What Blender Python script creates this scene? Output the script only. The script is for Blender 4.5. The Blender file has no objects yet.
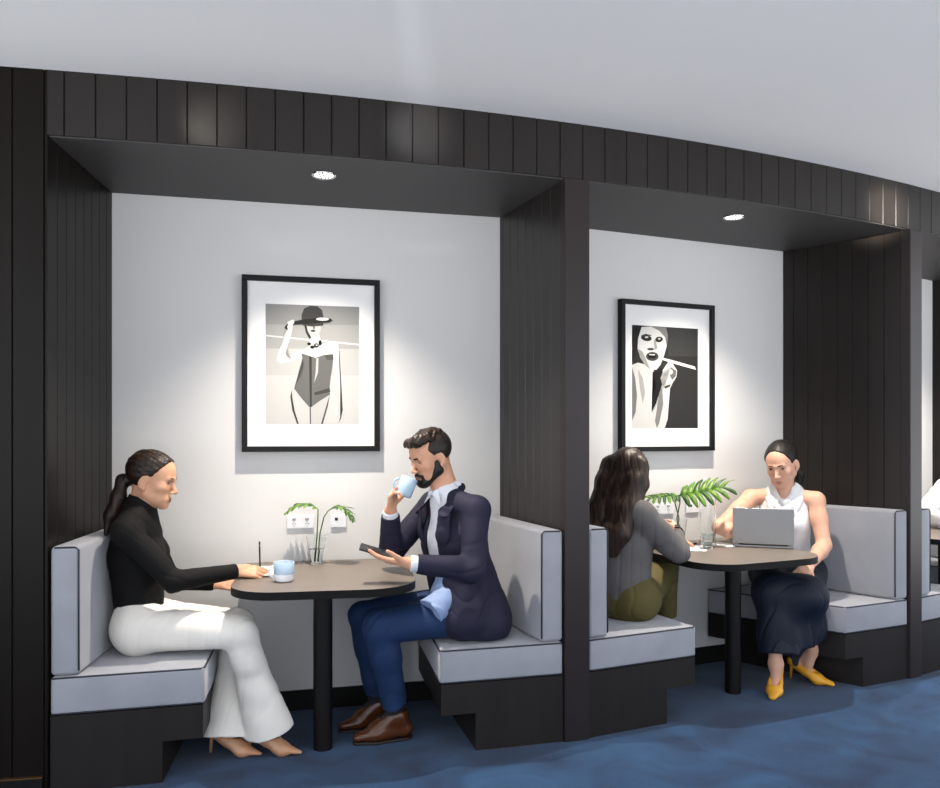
import bpy, bmesh, math, random
import numpy as np
from mathutils import Vector, Matrix

random.seed(7)
SC = bpy.context.scene
COL = SC.collection
PI = math.pi
FPX = 800.0          # focal length in pixels
CAMZ = 1.41          # eye height
HY = 430.0           # horizon row


def W(px, py, Y):
    """world point that lies at depth Y on the sight line of a pixel (used to survey the room)"""
    return (float((px - 470.0) * Y / FPX), float(Y), float(CAMZ - (py - HY) * Y / FPX))


def srgb(r, g, b):
    def f(c):
        c /= 255.0
        return c / 12.92 if c <= 0.04045 else ((c + 0.055) / 1.055) ** 2.4
    return (f(r), f(g), f(b), 1.0)


# ------------------------------------------------------------------ materials
def mat(name, rgb, rough=0.6, metal=0.0, var=0.0, vscale=(8, 8, 8), bump=0.0, bscale=200.0, spec=0.5,
        trans=0.0, ior=1.45, emit=None, emit_s=0.0, sheen=0.0, coat=0.0, rgb2=None, detail=4.0):
    m = bpy.data.materials.new(name)
    m.use_nodes = True
    nt = m.node_tree
    b = nt.nodes['Principled BSDF']
    c = srgb(*rgb)
    b.inputs['Base Color'].default_value = c
    b.inputs['Roughness'].default_value = rough
    b.inputs['Metallic'].default_value = metal
    b.inputs['Specular IOR Level'].default_value = spec
    b.inputs['Transmission Weight'].default_value = trans
    b.inputs['IOR'].default_value = ior
    b.inputs['Sheen Weight'].default_value = sheen
    b.inputs['Coat Weight'].default_value = coat
    if emit:
        b.inputs['Emission Color'].default_value = srgb(*emit)
        b.inputs['Emission Strength'].default_value = emit_s
    if var or bump or rgb2:
        tc = nt.nodes.new('ShaderNodeTexCoord')
        mp = nt.nodes.new('ShaderNodeMapping')
        mp.inputs['Scale'].default_value = vscale
        nt.links.new(tc.outputs['Object'], mp.inputs['Vector'])
    if var or rgb2:
        n = nt.nodes.new('ShaderNodeTexNoise')
        n.inputs['Scale'].default_value = 1.0
        n.inputs['Detail'].default_value = detail
        nt.links.new(mp.outputs['Vector'], n.inputs['Vector'])
        r = nt.nodes.new('ShaderNodeValToRGB')
        r.color_ramp.elements[0].position = 0.3
        r.color_ramp.elements[1].position = 0.7
        if rgb2:
            r.color_ramp.elements[0].color = c
            r.color_ramp.elements[1].color = srgb(*rgb2)
        else:
            r.color_ramp.elements[0].color = tuple(x * (1 - var) for x in c[:3]) + (1,)
            r.color_ramp.elements[1].color = tuple(min(1, x * (1 + var)) for x in c[:3]) + (1,)
        nt.links.new(n.outputs['Fac'], r.inputs['Fac'])
        nt.links.new(r.outputs['Color'], b.inputs['Base Color'])
    if bump:
        n2 = nt.nodes.new('ShaderNodeTexNoise')
        n2.inputs['Scale'].default_value = bscale
        n2.inputs['Detail'].default_value = 3
        nt.links.new(tc.outputs['Object'], n2.inputs['Vector'])
        bp = nt.nodes.new('ShaderNodeBump')
        bp.inputs['Strength'].default_value = bump
        bp.inputs['Distance'].default_value = 0.004
        nt.links.new(n2.outputs['Fac'], bp.inputs['Height'])
        nt.links.new(bp.outputs['Normal'], b.inputs['Normal'])
    return m


def hair_mat(name, rgb, rgb2, scale=60.0):
    m = bpy.data.materials.new(name)
    m.use_nodes = True
    nt = m.node_tree
    b = nt.nodes['Principled BSDF']
    b.inputs['Roughness'].default_value = 0.46
    b.inputs['Specular IOR Level'].default_value = 0.3
    tc = nt.nodes.new('ShaderNodeTexCoord')
    mp = nt.nodes.new('ShaderNodeMapping')
    mp.inputs['Scale'].default_value = (scale, scale, scale * 0.12)
    n = nt.nodes.new('ShaderNodeTexNoise')
    n.inputs['Scale'].default_value = 1.0
    n.inputs['Detail'].default_value = 5
    n.inputs['Distortion'].default_value = 0.4
    r = nt.nodes.new('ShaderNodeValToRGB')
    r.color_ramp.elements[0].position = 0.35
    r.color_ramp.elements[1].position = 0.75
    r.color_ramp.elements[0].color = srgb(*rgb)
    r.color_ramp.elements[1].color = srgb(*rgb2)
    bp = nt.nodes.new('ShaderNodeBump')
    bp.inputs['Strength'].default_value = 0.5
    bp.inputs['Distance'].default_value = 0.004
    L = nt.links.new
    L(tc.outputs['Object'], mp.inputs['Vector'])
    L(mp.outputs['Vector'], n.inputs['Vector'])
    L(n.outputs['Fac'], r.inputs['Fac'])
    L(r.outputs['Color'], b.inputs['Base Color'])
    L(n.outputs['Fac'], bp.inputs['Height'])
    L(bp.outputs['Normal'], b.inputs['Normal'])
    return m


M = {}
M['plaster'] = mat('wall_plaster', (208, 207, 206), 0.85, var=0.012, vscale=(2, 2, 2), bump=0.04, bscale=120)
M['ceiling'] = mat('ceiling_paint', (236, 236, 236), 0.9, var=0.01, vscale=(1, 1, 1))
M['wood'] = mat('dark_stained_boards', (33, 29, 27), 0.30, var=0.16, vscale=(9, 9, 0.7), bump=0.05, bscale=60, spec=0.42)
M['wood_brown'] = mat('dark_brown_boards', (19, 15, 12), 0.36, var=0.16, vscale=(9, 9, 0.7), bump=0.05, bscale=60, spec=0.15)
M['post'] = mat('dark_bronze_post', (38, 31, 31), 0.38, var=0.06, vscale=(6, 6, 1), spec=0.35)
M['soffit'] = mat('dark_soffit_board', (66, 64, 63), 0.55, var=0.03, vscale=(1, 1, 1))
M['plinth'] = mat('plinth_laminate', (32, 28, 27), 0.5, spec=0.25, var=0.12, vscale=(14, 14, 1.2))
M['skirting'] = mat('black_skirting', (14, 13, 12), 0.5, spec=0.25)
M['brass'] = mat('brass_strip', (150, 110, 70), 0.35, metal=0.9)
M['fabric'] = mat('pale_grey_velour', (144, 145, 152), 0.85, var=0.07, vscale=(6, 6, 6), bump=0.12, bscale=350, sheen=0.4)
M['piping'] = mat('dark_grey_piping', (44, 47, 54), 0.7)
M['table'] = mat('taupe_table_laminate', (110, 101, 94), 0.42, var=0.05, vscale=(14, 3, 3), bump=0.02)
M['edge'] = mat('black_table_edge', (12, 11, 11), 0.55, spec=0.2)
M['black_metal'] = mat('black_powder_coat', (12, 11, 11), 0.5, spec=0.25)
M['frame'] = mat('black_picture_frame', (12, 12, 13), 0.5, spec=0.25)
M['mount'] = mat('white_mount_board', (228, 227, 226), 0.8)
M['white_plastic'] = mat('white_plastic', (222, 223, 226), 0.4)
M['grey_plastic'] = mat('grey_plastic', (150, 153, 160), 0.4)
M['dark'] = mat('near_black', (14, 14, 15), 0.5)
M['chrome'] = mat('polished_chrome', (230, 230, 232), 0.12, metal=1.0)
M['lamp'] = mat('lamp_glow', (255, 240, 220), 0.5, emit=(255, 242, 225), emit_s=5.0)
M['cup_blue'] = mat('glazed_pale_blue', (160, 182, 200), 0.25, spec=0.6)
M['cup_white'] = mat('glazed_white', (226, 228, 232), 0.25, spec=0.6)
M['coffee'] = mat('coffee', (52, 32, 22), 0.2)
M['paper'] = mat('white_paper', (236, 234, 230), 0.8)
M['paper_grey'] = mat('grey_paper', (128, 128, 130), 0.7)
M['glass'] = mat('clear_glass', (250, 252, 252), 0.0, trans=1.0, ior=1.3, spec=0.5)
M['water'] = mat('water', (245, 250, 250), 0.0, trans=1.0, ior=1.33)
M['leaf'] = mat('leaf_green', (54, 94, 26), 0.4, rgb2=(104, 140, 48), vscale=(40, 40, 40), spec=0.4)
M['leaf_dark'] = mat('leaf_deep_green', (30, 62, 22), 0.45, rgb2=(62, 98, 36), vscale=(40, 40, 40))
M['stem'] = mat('stem_green', (66, 96, 34), 0.5)
M['alu'] = mat('brushed_aluminium', (150, 151, 153), 0.42, metal=0.55, var=0.02, vscale=(3, 3, 3))
M['screen'] = mat('dark_screen', (18, 18, 20), 0.15)
M['phone'] = mat('black_phone_glass', (14, 14, 16), 0.15)
M['print_bg'] = mat('print_light_grey', (190, 190, 190), 0.7, rgb2=(208, 208, 207), vscale=(1.5, 1.5, 1.5), detail=0)


def carpet_mat():
    m = bpy.data.materials.new('blue_carpet')
    m.use_nodes = True
    nt = m.node_tree
    b = nt.nodes['Principled BSDF']
    b.inputs['Roughness'].default_value = 0.95
    b.inputs['Specular IOR Level'].default_value = 0.1
    b.inputs['Sheen Weight'].default_value = 0.15
    tc = nt.nodes.new('ShaderNodeTexCoord')
    n1 = nt.nodes.new('ShaderNodeTexNoise')
    n1.inputs['Scale'].default_value = 2.6
    n1.inputs['Detail'].default_value = 5
    n1.inputs['Distortion'].default_value = 1.2
    n2 = nt.nodes.new('ShaderNodeTexNoise')
    n2.inputs['Scale'].default_value = 260
    n2.inputs['Detail'].default_value = 2
    r = nt.nodes.new('ShaderNodeValToRGB')
    r.color_ramp.elements[0].position = 0.32
    r.color_ramp.elements[0].color = srgb(8, 36, 68)
    r.color_ramp.elements[1].position = 0.72
    r.color_ramp.elements[1].color = srgb(30, 69, 106)
    bp = nt.nodes.new('ShaderNodeBump')
    bp.inputs['Strength'].default_value = 0.5
    bp.inputs['Distance'].default_value = 0.004
    L = nt.links.new
    L(tc.outputs['Object'], n1.inputs['Vector'])
    L(tc.outputs['Object'], n2.inputs['Vector'])
    L(n1.outputs['Fac'], r.inputs['Fac'])
    L(r.outputs['Color'], b.inputs['Base Color'])
    L(n2.outputs['Fac'], bp.inputs['Height'])
    L(bp.outputs['Normal'], b.inputs['Normal'])
    return m


M['carpet'] = carpet_mat()


# ------------------------------------------------------------------ objects
def tag(o, label=None, cat=None, group=None, kind=None):
    if label: o['label'] = label
    if cat: o['category'] = cat
    if group: o['group'] = group
    if kind: o['kind'] = kind
    return o


def empty(name, loc, label, cat, rz=0.0, group=None):
    o = bpy.data.objects.new(name, None)
    o.empty_display_size = 0.1
    o.location = loc
    o.rotation_euler = (0, 0, rz)
    COL.objects.link(o)
    return tag(o, label, cat, group)


def link(name, me, parent=None):
    o = bpy.data.objects.new(name, me)
    COL.objects.link(o)
    if parent is not None:
        o.parent = parent
        bpy.context.view_layer.update()
        o.matrix_parent_inverse = parent.matrix_world.inverted()
    return o


def finish(name, bm, mats, parent=None, smooth=False, angle=None):
    """bmesh in WORLD coordinates -> one object"""
    bmesh.ops.recalc_face_normals(bm, faces=bm.faces)
    me = bpy.data.meshes.new(name)
    bm.to_mesh(me)
    bm.free()
    if not isinstance(mats, (list, tuple)):
        mats = [mats]
    for m in mats:
        me.materials.append(m)
    if smooth:
        me.polygons.foreach_set('use_smooth', [True] * len(me.polygons))
        if angle:
            me.set_sharp_from_angle(angle=math.radians(angle))
    return link(name, me, parent)


def recenter(o):
    """put a mesh's origin at the middle of its base"""
    me = o.data
    n = len(me.vertices)
    co = np.empty(n * 3, dtype=np.float32)
    me.vertices.foreach_get('co', co)
    co = co.reshape(-1, 3)
    c = np.array([(co[:, 0].min() + co[:, 0].max()) / 2, (co[:, 1].min() + co[:, 1].max()) / 2, co[:, 2].min()], dtype=np.float32)
    me.vertices.foreach_set('co', (co - c).ravel())
    me.update()
    o.location = [float(x) for x in c]
    return o


def add_prism(bm, pts, z0, z1, bevel=0.0, seg=3, mi=0, top_only=False, which=None):
    """extruded outline; which = list of predicates on edges to bevel"""
    lo = [bm.verts.new((x, y, z0)) for x, y in pts]
    hi = [bm.verts.new((x, y, z1)) for x, y in pts]
    n = len(pts)
    fs = [bm.faces.new(list(reversed(lo))), bm.faces.new(hi)]
    for i in range(n):
        j = (i + 1) % n
        fs.append(bm.faces.new((lo[i], lo[j], hi[j], hi[i])))
    for f in fs:
        f.material_index = mi
    if bevel:
        es = set()
        for f in fs:
            for e in f.edges:
                es.add(e)
        if top_only:
            es = {e for e in es if all(abs(v.co.z - z1) < 1e-6 for v in e.verts)}
        r = bmesh.ops.bevel(bm, geom=list(es), offset=bevel, segments=seg, profile=0.5, affect='EDGES', clamp_overlap=True)
        for f in r['faces']:
            f.material_index = mi
    return fs


def add_obox(bm, c, ux, uy, uz, bevel=0.0, seg=2, mi=0):
    """oriented box: centre and three half-vectors"""
    c, ux, uy, uz = Vector(c), Vector(ux), Vector(uy), Vector(uz)
    vs = {}
    for i in (-1, 1):
        for j in (-1, 1):
            for k in (-1, 1):
                vs[i, j, k] = bm.verts.new(c + i * ux + j * uy + k * uz)
    fs = []
    for q in (((-1, -1, -1), (-1, 1, -1), (1, 1, -1), (1, -1, -1)), ((-1, -1, 1), (1, -1, 1), (1, 1, 1), (-1, 1, 1)),
              ((-1, -1, -1), (1, -1, -1), (1, -1, 1), (-1, -1, 1)), ((-1, 1, -1), (-1, 1, 1), (1, 1, 1), (1, 1, -1)),
              ((-1, -1, -1), (-1, -1, 1), (-1, 1, 1), (-1, 1, -1)), ((1, -1, -1), (1, 1, -1), (1, 1, 1), (1, -1, 1))):
        f = bm.faces.new([vs[v] for v in q])
        f.material_index = mi
        fs.append(f)
    if bevel:
        es = {e for f in fs for e in f.edges}
        r = bmesh.ops.bevel(bm, geom=list(es), offset=bevel, segments=seg, profile=0.5, affect='EDGES', clamp_overlap=True)
        for f in r['faces']:
            f.material_index = mi


def add_tube(bm, pts, rad, n=8, mi=0, closed=False):
    pts = [Vector(p) for p in pts]
    m = len(pts)
    if not hasattr(rad, '__len__'):
        rad = [rad] * m
    rings = []
    ref = None
    for i in range(m):
        if closed:
            t = pts[(i + 1) % m] - pts[i - 1]
        else:
            t = pts[min(i + 1, m - 1)] - pts[max(i - 1, 0)]
        t.normalize()
        if ref is None:
            ref = t.orthogonal().normalized()
        ref = (ref - t * ref.dot(t))
        if ref.length < 1e-6:
            ref = t.orthogonal()
        ref.normalize()
        b = t.cross(ref)
        rings.append([bm.verts.new(pts[i] + rad[i] * (math.cos(2 * PI * k / n) * ref + math.sin(2 * PI * k / n) * b)) for k in range(n)])
    for i in range(m if closed else m - 1):
        A, B = rings[i], rings[(i + 1) % m]
        for k in range(n):
            f = bm.faces.new((A[k], A[(k + 1) % n], B[(k + 1) % n], B[k]))
            f.material_index = mi
            f.smooth = True
    if not closed:
        for R in (list(reversed(rings[0])), rings[-1]):
            f = bm.faces.new(R)
            f.material_index = mi


def add_lathe(bm, prof, origin, n=32, mi=0, rot=None, mis=None):
    """prof: list of (r, z), revolved about the local z; rot = 3x3 matrix; closed profile loops where r > 0"""
    origin = Vector(origin)
    rings = []
    for r, z in prof:
        if r < 1e-6:
            p = Vector((0, 0, z))
            rings.append([bm.verts.new(origin + (rot @ p if rot else p))])
        else:
            ring = []
            for k in range(n):
                p = Vector((r * math.cos(2 * PI * k / n), r * math.sin(2 * PI * k / n), z))
                ring.append(bm.verts.new(origin + (rot @ p if rot else p)))
            rings.append(ring)
    for i in range(len(rings) - 1):
        A, B = rings[i], rings[i + 1]
        for k in range(n):
            k2 = (k + 1) % n
            if len(A) == 1 and len(B) == 1:
                continue
            if len(A) == 1:
                f = bm.faces.new((A[0], B[k2], B[k]))
            elif len(B) == 1:
                f = bm.faces.new((A[k], A[k2], B[0]))
            else:
                f = bm.faces.new((A[k], A[k2], B[k2], B[k]))
            f.material_index = mis[i] if mis else mi
            f.smooth = True


def groove_line(a, b, spacing, depth, width, inward, first=0.0):
    """points from a to b with V grooves cut towards `inward` (2D)"""
    a, b, inward = Vector(a), Vector(b), Vector(inward).normalized()
    d = b - a
    L = d.length
    d.normalize()
    out = [tuple(a)]
    s = first if first > 0 else spacing
    while s < L - width * 2:
        out += [tuple(a + d * (s - width / 2)), tuple(a + d * s + inward * depth), tuple(a + d * (s + width / 2))]
        s += spacing
    return out
# ------------------------------------------------------------------ the room
CEIL, SOF = 2.80, 2.55
_fx = np.array([-1.795, -1.63, -0.62, 0.43, 0.57, 1.455, 2.494, 2.745])
_fy = np.array([3.055, 3.085, 3.31, 3.61, 3.655, 4.014, 4.54, 4.672])
_co = np.polyfit(_fx, _fy, 3)


def front_y(x):
    """front line of the bowed wall"""
    if x < -1.9:
        return float(np.polyval(_co, -1.9) + (x + 1.9) * np.polyval(np.polyder(_co), -1.9))
    if x > 2.8:
        return float(np.polyval(_co, 2.8) + (x - 2.8) * np.polyval(np.polyder(_co), 2.8))
    return float(np.polyval(_co, x))


# plan points: partition faces (front, back)
P1F, P1B = Vector((-1.63, front_y(-1.63))), Vector((-1.715, 3.832))
P2LF, P2LB = Vector((0.430, front_y(0.430))), Vector((0.160, 4.278))
P2RF, P2RB = Vector((0.542, front_y(0.542))), Vector((0.255, 4.337))
P3LF, P3LB = Vector((2.492, front_y(2.492))), Vector((1.991, 5.089))
P3RF, P3RB = Vector((2.585, front_y(2.585))), Vector((2.080, 5.143))
P4LF, P4LB = Vector((4.22, front_y(4.22))), Vector((3.52, 6.09))


def struct(name, bm, m, smooth=False):
    return tag(finish(name, bm, m, smooth=smooth), kind='structure')


# floor and main ceiling
bm = bmesh.new()
add_prism(bm, [(-4.6, -3.2), (7.0, -3.2), (7.0, 7.6), (-4.6, 7.6)], -0.05, 0.0)
struct('floor', bm, M['carpet'])
bm = bmesh.new()
add_prism(bm, [(-4.6, -3.2), (7.0, -3.2), (7.0, 7.6), (-4.6, 7.6)], CEIL, CEIL + 0.06)
struct('ceiling', bm, M['ceiling'])


def curve_pts(x0, x1, spacing, depth, width, off=0.0, first=None):
    """points along the bowed front with V grooves"""
    xs = np.linspace(x0, x1, 1200)
    P = np.array([[x, front_y(x)] for x in xs])
    T = np.gradient(P, axis=0)
    T /= np.linalg.norm(T, axis=1)[:, None]
    N = np.stack([T[:, 1], -T[:, 0]], 1)      # towards the room
    S = np.concatenate([[0], np.cumsum(np.linalg.norm(np.diff(P, axis=0), axis=1))])
    P = P + N * off
    def at(s):
        return np.array([np.interp(s, S, P[:, 0]), np.interp(s, S, P[:, 1])]), np.array([np.interp(s, S, N[:, 0]), np.interp(s, S, N[:, 1])])
    out = [tuple(P[0])]
    s = first if first is not None else spacing
    while s < S[-1] - width:
        for ds, dd in ((-width / 2, 0), (0, depth), (width / 2, 0)):
            p, n = at(s + ds)
            out.append(tuple(p - n * dd))
        s += spacing
    out.append(tuple(P[-1]))
    return out


GD, GW = 0.005, 0.007
# fascia over the booths
f = curve_pts(-1.63, 5.6, 0.1135, GD, GW, first=0.06)
back = [(x, front_y(x) + 0.13) for x in np.linspace(5.6, -1.63, 30)]
bm = bmesh.new()
add_prism(bm, f + back, SOF, CEIL)
struct('trim_1', bm, M['wood'])
# left pier of the bowed wall
f = curve_pts(-4.5, -1.63, 0.1135, GD, GW, first=0.062)
bm = bmesh.new()
g = groove_line(P1F, P1B, 0.096, GD, GW, (-1, 0))
add_prism(bm, f[:-1] + g + [tuple(P1B), (-1.715, 3.93), (-4.5, 3.3)], 0.0, CEIL)
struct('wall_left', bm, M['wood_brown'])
bm = bmesh.new()
f = curve_pts(-4.5, -1.645, 9, GD, GW, off=0.012)
b_ = curve_pts(-4.5, -1.645, 9, GD, GW, off=0.0005)
add_prism(bm, [tuple(p) for p in f] + [tuple(p) for p in reversed(b_)], 0.0, 0.072)
struct('baseboard_left', bm, M['skirting'])
bm = bmesh.new()
f = curve_pts(-4.5, -1.645, 9, GD, GW, off=0.0135)
add_prism(bm, [tuple(p) for p in f] + [tuple(p) for p in reversed(b_)], 0.0725, 0.077)
struct('trim_2', bm, M['brass'])


def partition(name, LF, LB, RF, RB, m, post_t=0.05):
    bm = bmesh.new()
    d = (LB - LF).normalized()
    nl = Vector((-d.y, d.x))
    a, b = LF + d * post_t, RF + (RB - RF).normalized() * post_t
    pts = groove_line(a, LB, 0.09, GD, GW, -nl)[::-1]
    lst = [tuple(LB)] + pts + [tuple(b)] + groove_line(b, RB, 0.09, GD, GW, nl)[1:] + [tuple(RB)]
    add_prism(bm, lst, 0.0, SOF)
    return struct(name, bm, m)


partition('wall_middle', P2LF, P2LB, P2RF, P2RB, M['wood'])
partition('wall_right', P3LF, P3LB, P3RF, P3RB, M['wood'])
# smooth end posts of the partitions
for nm, LF, LB, RF, RB in (('trim_3', P2LF, P2LB, P2RF, P2RB), ('trim_4', P3LF, P3LB, P3RF, P3RB)):
    dl, dr = (LB - LF).normalized(), (RB - RF).normalized()
    u = (RF - LF).normalized()
    bm = bmesh.new()
    add_prism(bm, [tuple(LF - u * .002 - dl * .004), tuple(RF + u * .002 - dr * .004), tuple(RF + dr * .0495 + u * .002), tuple(LF + dl * .0495 - u * .002)],
              0.0, SOF - 0.001, bevel=0.003, seg=2)
    struct(nm, bm, M['post'])
# far partition, closing the third booth
d4 = (P4LB - P4LF).normalized()
bm = bmesh.new()
pts = groove_line(P4LF, P4LB, 0.09, GD, GW, (0.57, 0.82))[::-1]
add_prism(bm, [tuple(P4LB)] + pts + [(5.6, front_y(5.6)), (5.6, 6.9), (3.58, 6.2)], 0.0, SOF)
struct('wall_far_right', bm, M['wood'])


def back_wall(name, A, B, t=0.1):
    d = (B - A).normalized()
    n = Vector((-d.y, d.x))
    bm = bmesh.new()
    add_prism(bm, [tuple(A), tuple(B), tuple(B + n * t), tuple(A + n * t)], 0.0, SOF)
    struct(name, bm, M['plaster'])
    bm = bmesh.new()
    add_prism(bm, [tuple(A + d * .003 - n * .012), tuple(B - d * .003 - n * .012), tuple(B - d * .003 - n * .0005), tuple(A + d * .003 - n * .0005)], 0.0, 0.10)
    struct(name.replace('wall', 'baseboard'), bm, M['skirting'])


back_wall('wall_back_left', P1B, P2LB)
back_wall('wall_back_middle', P2RB, P3LB)
back_wall('wall_back_right', P3RB, P4LB)

# booth soffits: one dark board over each booth
def soffit(name, LF, LB, RF, RB):
    xs = np.linspace(LF.x, RF.x, 24)
    pts = [(x, front_y(x) + 0.014) for x in xs] + [tuple(RB), tuple(LB)]
    bm = bmesh.new()
    add_prism(bm, pts, SOF - 0.004, SOF + 0.03)
    return struct(name, bm, M['soffit'])


soffit('ceiling_left', P1F, P1B, P2LF, P2LB)
soffit('ceiling_middle', P2RF, P2RB, P3LF, P3LB)
soffit('ceiling_right', P3RF, P3RB, P4LF, P4LB)

# recessed downlights in the soffits
def downlight(x, y, label, z=SOF - 0.004):
    e = empty('downlight', (x, y, z), label, 'downlight', group='recessed downlights')
    bm = bmesh.new()
    add_lathe(bm, [(0.043, 0.0), (0.054, -0.0005), (0.056, -0.004), (0.050, -0.008), (0.042, -0.006), (0.041, 0.0), (0.043, 0.0)], (x, y, z), 36)
    finish('trim_ring', bm, M['chrome'], e, smooth=True)
    bm = bmesh.new()
    add_lathe(bm, [(0.0, -0.001), (0.0405, -0.001), (0.0405, -0.0035), (0.0, -0.0035)], (x, y, z), 32)
    finish('lens', bm, M['lamp'], e)
    bm = bmesh.new()
    for s in (-1, 0, 1):
        add_obox(bm, (x + s * 0.016, y, z - 0.0055), (0.003, 0, 0), (0, 0.036 if s == 0 else 0.03, 0), (0, 0, 0.0015))
    finish('louvre', bm, M['dark'], e)
    return e


DL = [(-0.65, 3.56), (1.405, 4.262), (3.22, 5.27)]
downlight(*DL[0], 'round chrome recessed downlight in the soffit above the couple at table')
downlight(*DL[1], 'round chrome recessed downlight in the soffit of the booth with the laptop')


# ------------------------------------------------------------------ benches
def bench(F, B, facing, cdir, wdir, depth, label, name='booth_bench', db=None):
    db = depth if db is None else db
    """F, B: front and back ends of the partition face; cdir / wdir: directions along the front and along the back wall into the booth"""
    F, B = Vector(F), Vector(B)
    d = (B - F).normalized()
    F = F + d * 0.006
    B = B - d * 0.016
    cdir, wdir = Vector(cdir).normalized(), Vector(wdir).normalized()
    nrm = Vector((-d.y, d.x))
    if nrm.dot(cdir) < 0:
        nrm = -nrm
    e = empty(name, (F.x + cdir.x * depth * .5 + d.x * .35, F.y + cdir.y * depth * .5 + d.y * .35, 0), label, 'bench')
    def quad(o0, o1, f=0.0, b=0.0):
        o2 = o1 + (db - depth) * o1 / depth if o1 > depth * .5 else o1
        q = [F + cdir * o0 + d * f, F + cdir * o1 + d * f, B + wdir * o2 - d * b, B + wdir * o0 - d * b]
        return [tuple(p) for p in q]
    g = 0.006
    bm = bmesh.new()
    add_prism(bm, quad(g, depth), 0.302, 0.452, bevel=0.015, seg=4)
    finish('seat_cushion', bm, M['fabric'], e, smooth=True, angle=50)
    bm = bmesh.new()
    add_prism(bm, quad(g, g + 0.105), 0.455, 0.958, bevel=0.018, seg=4)
    finish('backrest', bm, M['fabric'], e, smooth=True, angle=50)
    # piping along the cushion seams
    bm = bmesh.new()
    q = quad(g + .003, depth - .003, 0.003, 0.003)
    i_ = 0.012
    for z in (0.446, 0.308):
        add_tube(bm, [(q[0][0], q[0][1], z), (q[1][0] - cdir.x * i_, q[1][1] - cdir.y * i_, z), (q[1][0] + d.x * i_, q[1][1] + d.y * i_, z), (q[2][0], q[2][1], z)], 0.0040, 6)
    q2 = quad(g + .003, g + .102, 0.003, 0.003)
    add_tube(bm, [(q2[1][0], q2[1][1], .472), (q2[1][0], q2[1][1], .942), (q2[1][0] - cdir.x * .012, q2[1][1] - cdir.y * .012, .953), (q2[0][0] + cdir.x * .012, q2[0][1] + cdir.y * .012, .953)], 0.0036, 6)
    finish('piping', bm, M['piping'], e)
    # plinth: deep band over a recessed toe
    bm = bmesh.new()
    add_prism(bm, quad(g, depth - 0.006, 0.004, 0.0), 0.165, 0.300)
    add_prism(bm, quad(g, depth * 0.72, 0.004, 0.0), 0.0, 0.165)
    finish('plinth', bm, M['plinth'], e)
    return e


c1 = (P2LF - P1F)
w1 = (P2LB - P1B)
c2 = (P3LF - P2RF)
w2 = (P3LB - P2RB)
c3 = (P4LF - P3RF)
w3 = (P4LB - P3RB)
bench(P1F, P1B, 1, c1, w1, 0.575, 'pale grey upholstered booth bench on which the woman in white trousers sits', db=.53)
bench(P2LF, P2LB, 1, -c1, -w1, 0.575, 'pale grey upholstered booth bench under the man in the navy jacket', db=.45)
bench(P2RF, P2RB, 1, c2, w2, 0.622, 'pale grey upholstered booth bench under the long-haired woman seen from behind', db=.57)
bench(P3LF, P3LB, 1, -c2, -w2, 0.50, 'pale grey upholstered booth bench behind the woman with the laptop', db=.62)
bench(P3RF, P3RB, 1, c3, w3, 0.52, 'pale grey booth bench cut by the right edge, just past the last dark post')
bench(P4LF, P4LB, 1, -c3, -w3, 0.52, 'booth bench under the person in the white shirt at the right edge')


# ------------------------------------------------------------------ tables
TZ = 0.75


def rounded(pts_r, n=10):
    """polygon with per-corner radius -> outline"""
    out = []
    m = len(pts_r)
    for i in range(m):
        (p, r) = pts_r[i]
        p = Vector(p)
        a = (Vector(pts_r[i - 1][0]) - p).normalized()
        b = (Vector(pts_r[(i + 1) % m][0]) - p).normalized()
        if r <= 0:
            out.append(tuple(p))
            continue
        ang = math.acos(max(-1, min(1, a.dot(b))))
        t = r / math.tan(ang / 2)
        A, B = p + a * t, p + b * t
        c = p + (a + b).normalized() * (r / math.sin(ang / 2))
        a0 = math.atan2(A.y - c.y, A.x - c.x)
        a1 = math.atan2(B.y - c.y, B.x - c.x)
        da = (a1 - a0 + PI) % (2 * PI) - PI
        for k in range(n + 1):
            t_ = a0 + da * k / n
            out.append((c.x + r * math.cos(t_), c.y + r * math.sin(t_)))
    return out


def table(bc, u, v, width, depth, leg, label, rad=(0.2, 0.2), flare=0.0):
    """bc: middle of the wall edge, u along the wall, v into the room"""
    bc, u, v = Vector(bc), Vector(u).normalized(), Vector(v).normalized()
    e = empty('booth_table', (leg[0], leg[1], 0), label, 'table')
    h = width / 2
    pts = [(bc - u * (h), 0), (bc - u * (h) + v * depth, rad[0]), (bc + u * h + v * depth, rad[1]), (bc + u * (h), 0)]
    o = rounded(pts, 14)
    bm = bmesh.new()
    add_prism(bm, o, TZ - 0.004, TZ, mi=0)
    add_prism(bm, o, TZ - 0.034, TZ - 0.004, mi=1)
    bm.normal_update()
    for f in bm.faces:
        if abs(f.normal.z) < 0.5:
            f.material_index = 1
    finish('tabletop', bm, [M['table'], M['edge']], e)
    bm = bmesh.new()
    add_lathe(bm, [(0.0, 0.0), (0.042, 0.0), (0.042, TZ - 0.034), (0.0, TZ - 0.034)], (leg[0], leg[1], 0), 28)
    finish('leg', bm, M['black_metal'], e, smooth=True, angle=40)
    bm = bmesh.new()
    add_prism(bm, [(leg[0] - .13, leg[1] - .09), (leg[0] + .13, leg[1] - .09), (leg[0] + .13, leg[1] + .09), (leg[0] - .13, leg[1] + .09)], TZ - 0.042, TZ - 0.0342)
    finish('mounting_plate', bm, M['black_metal'], e)
    return e


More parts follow.
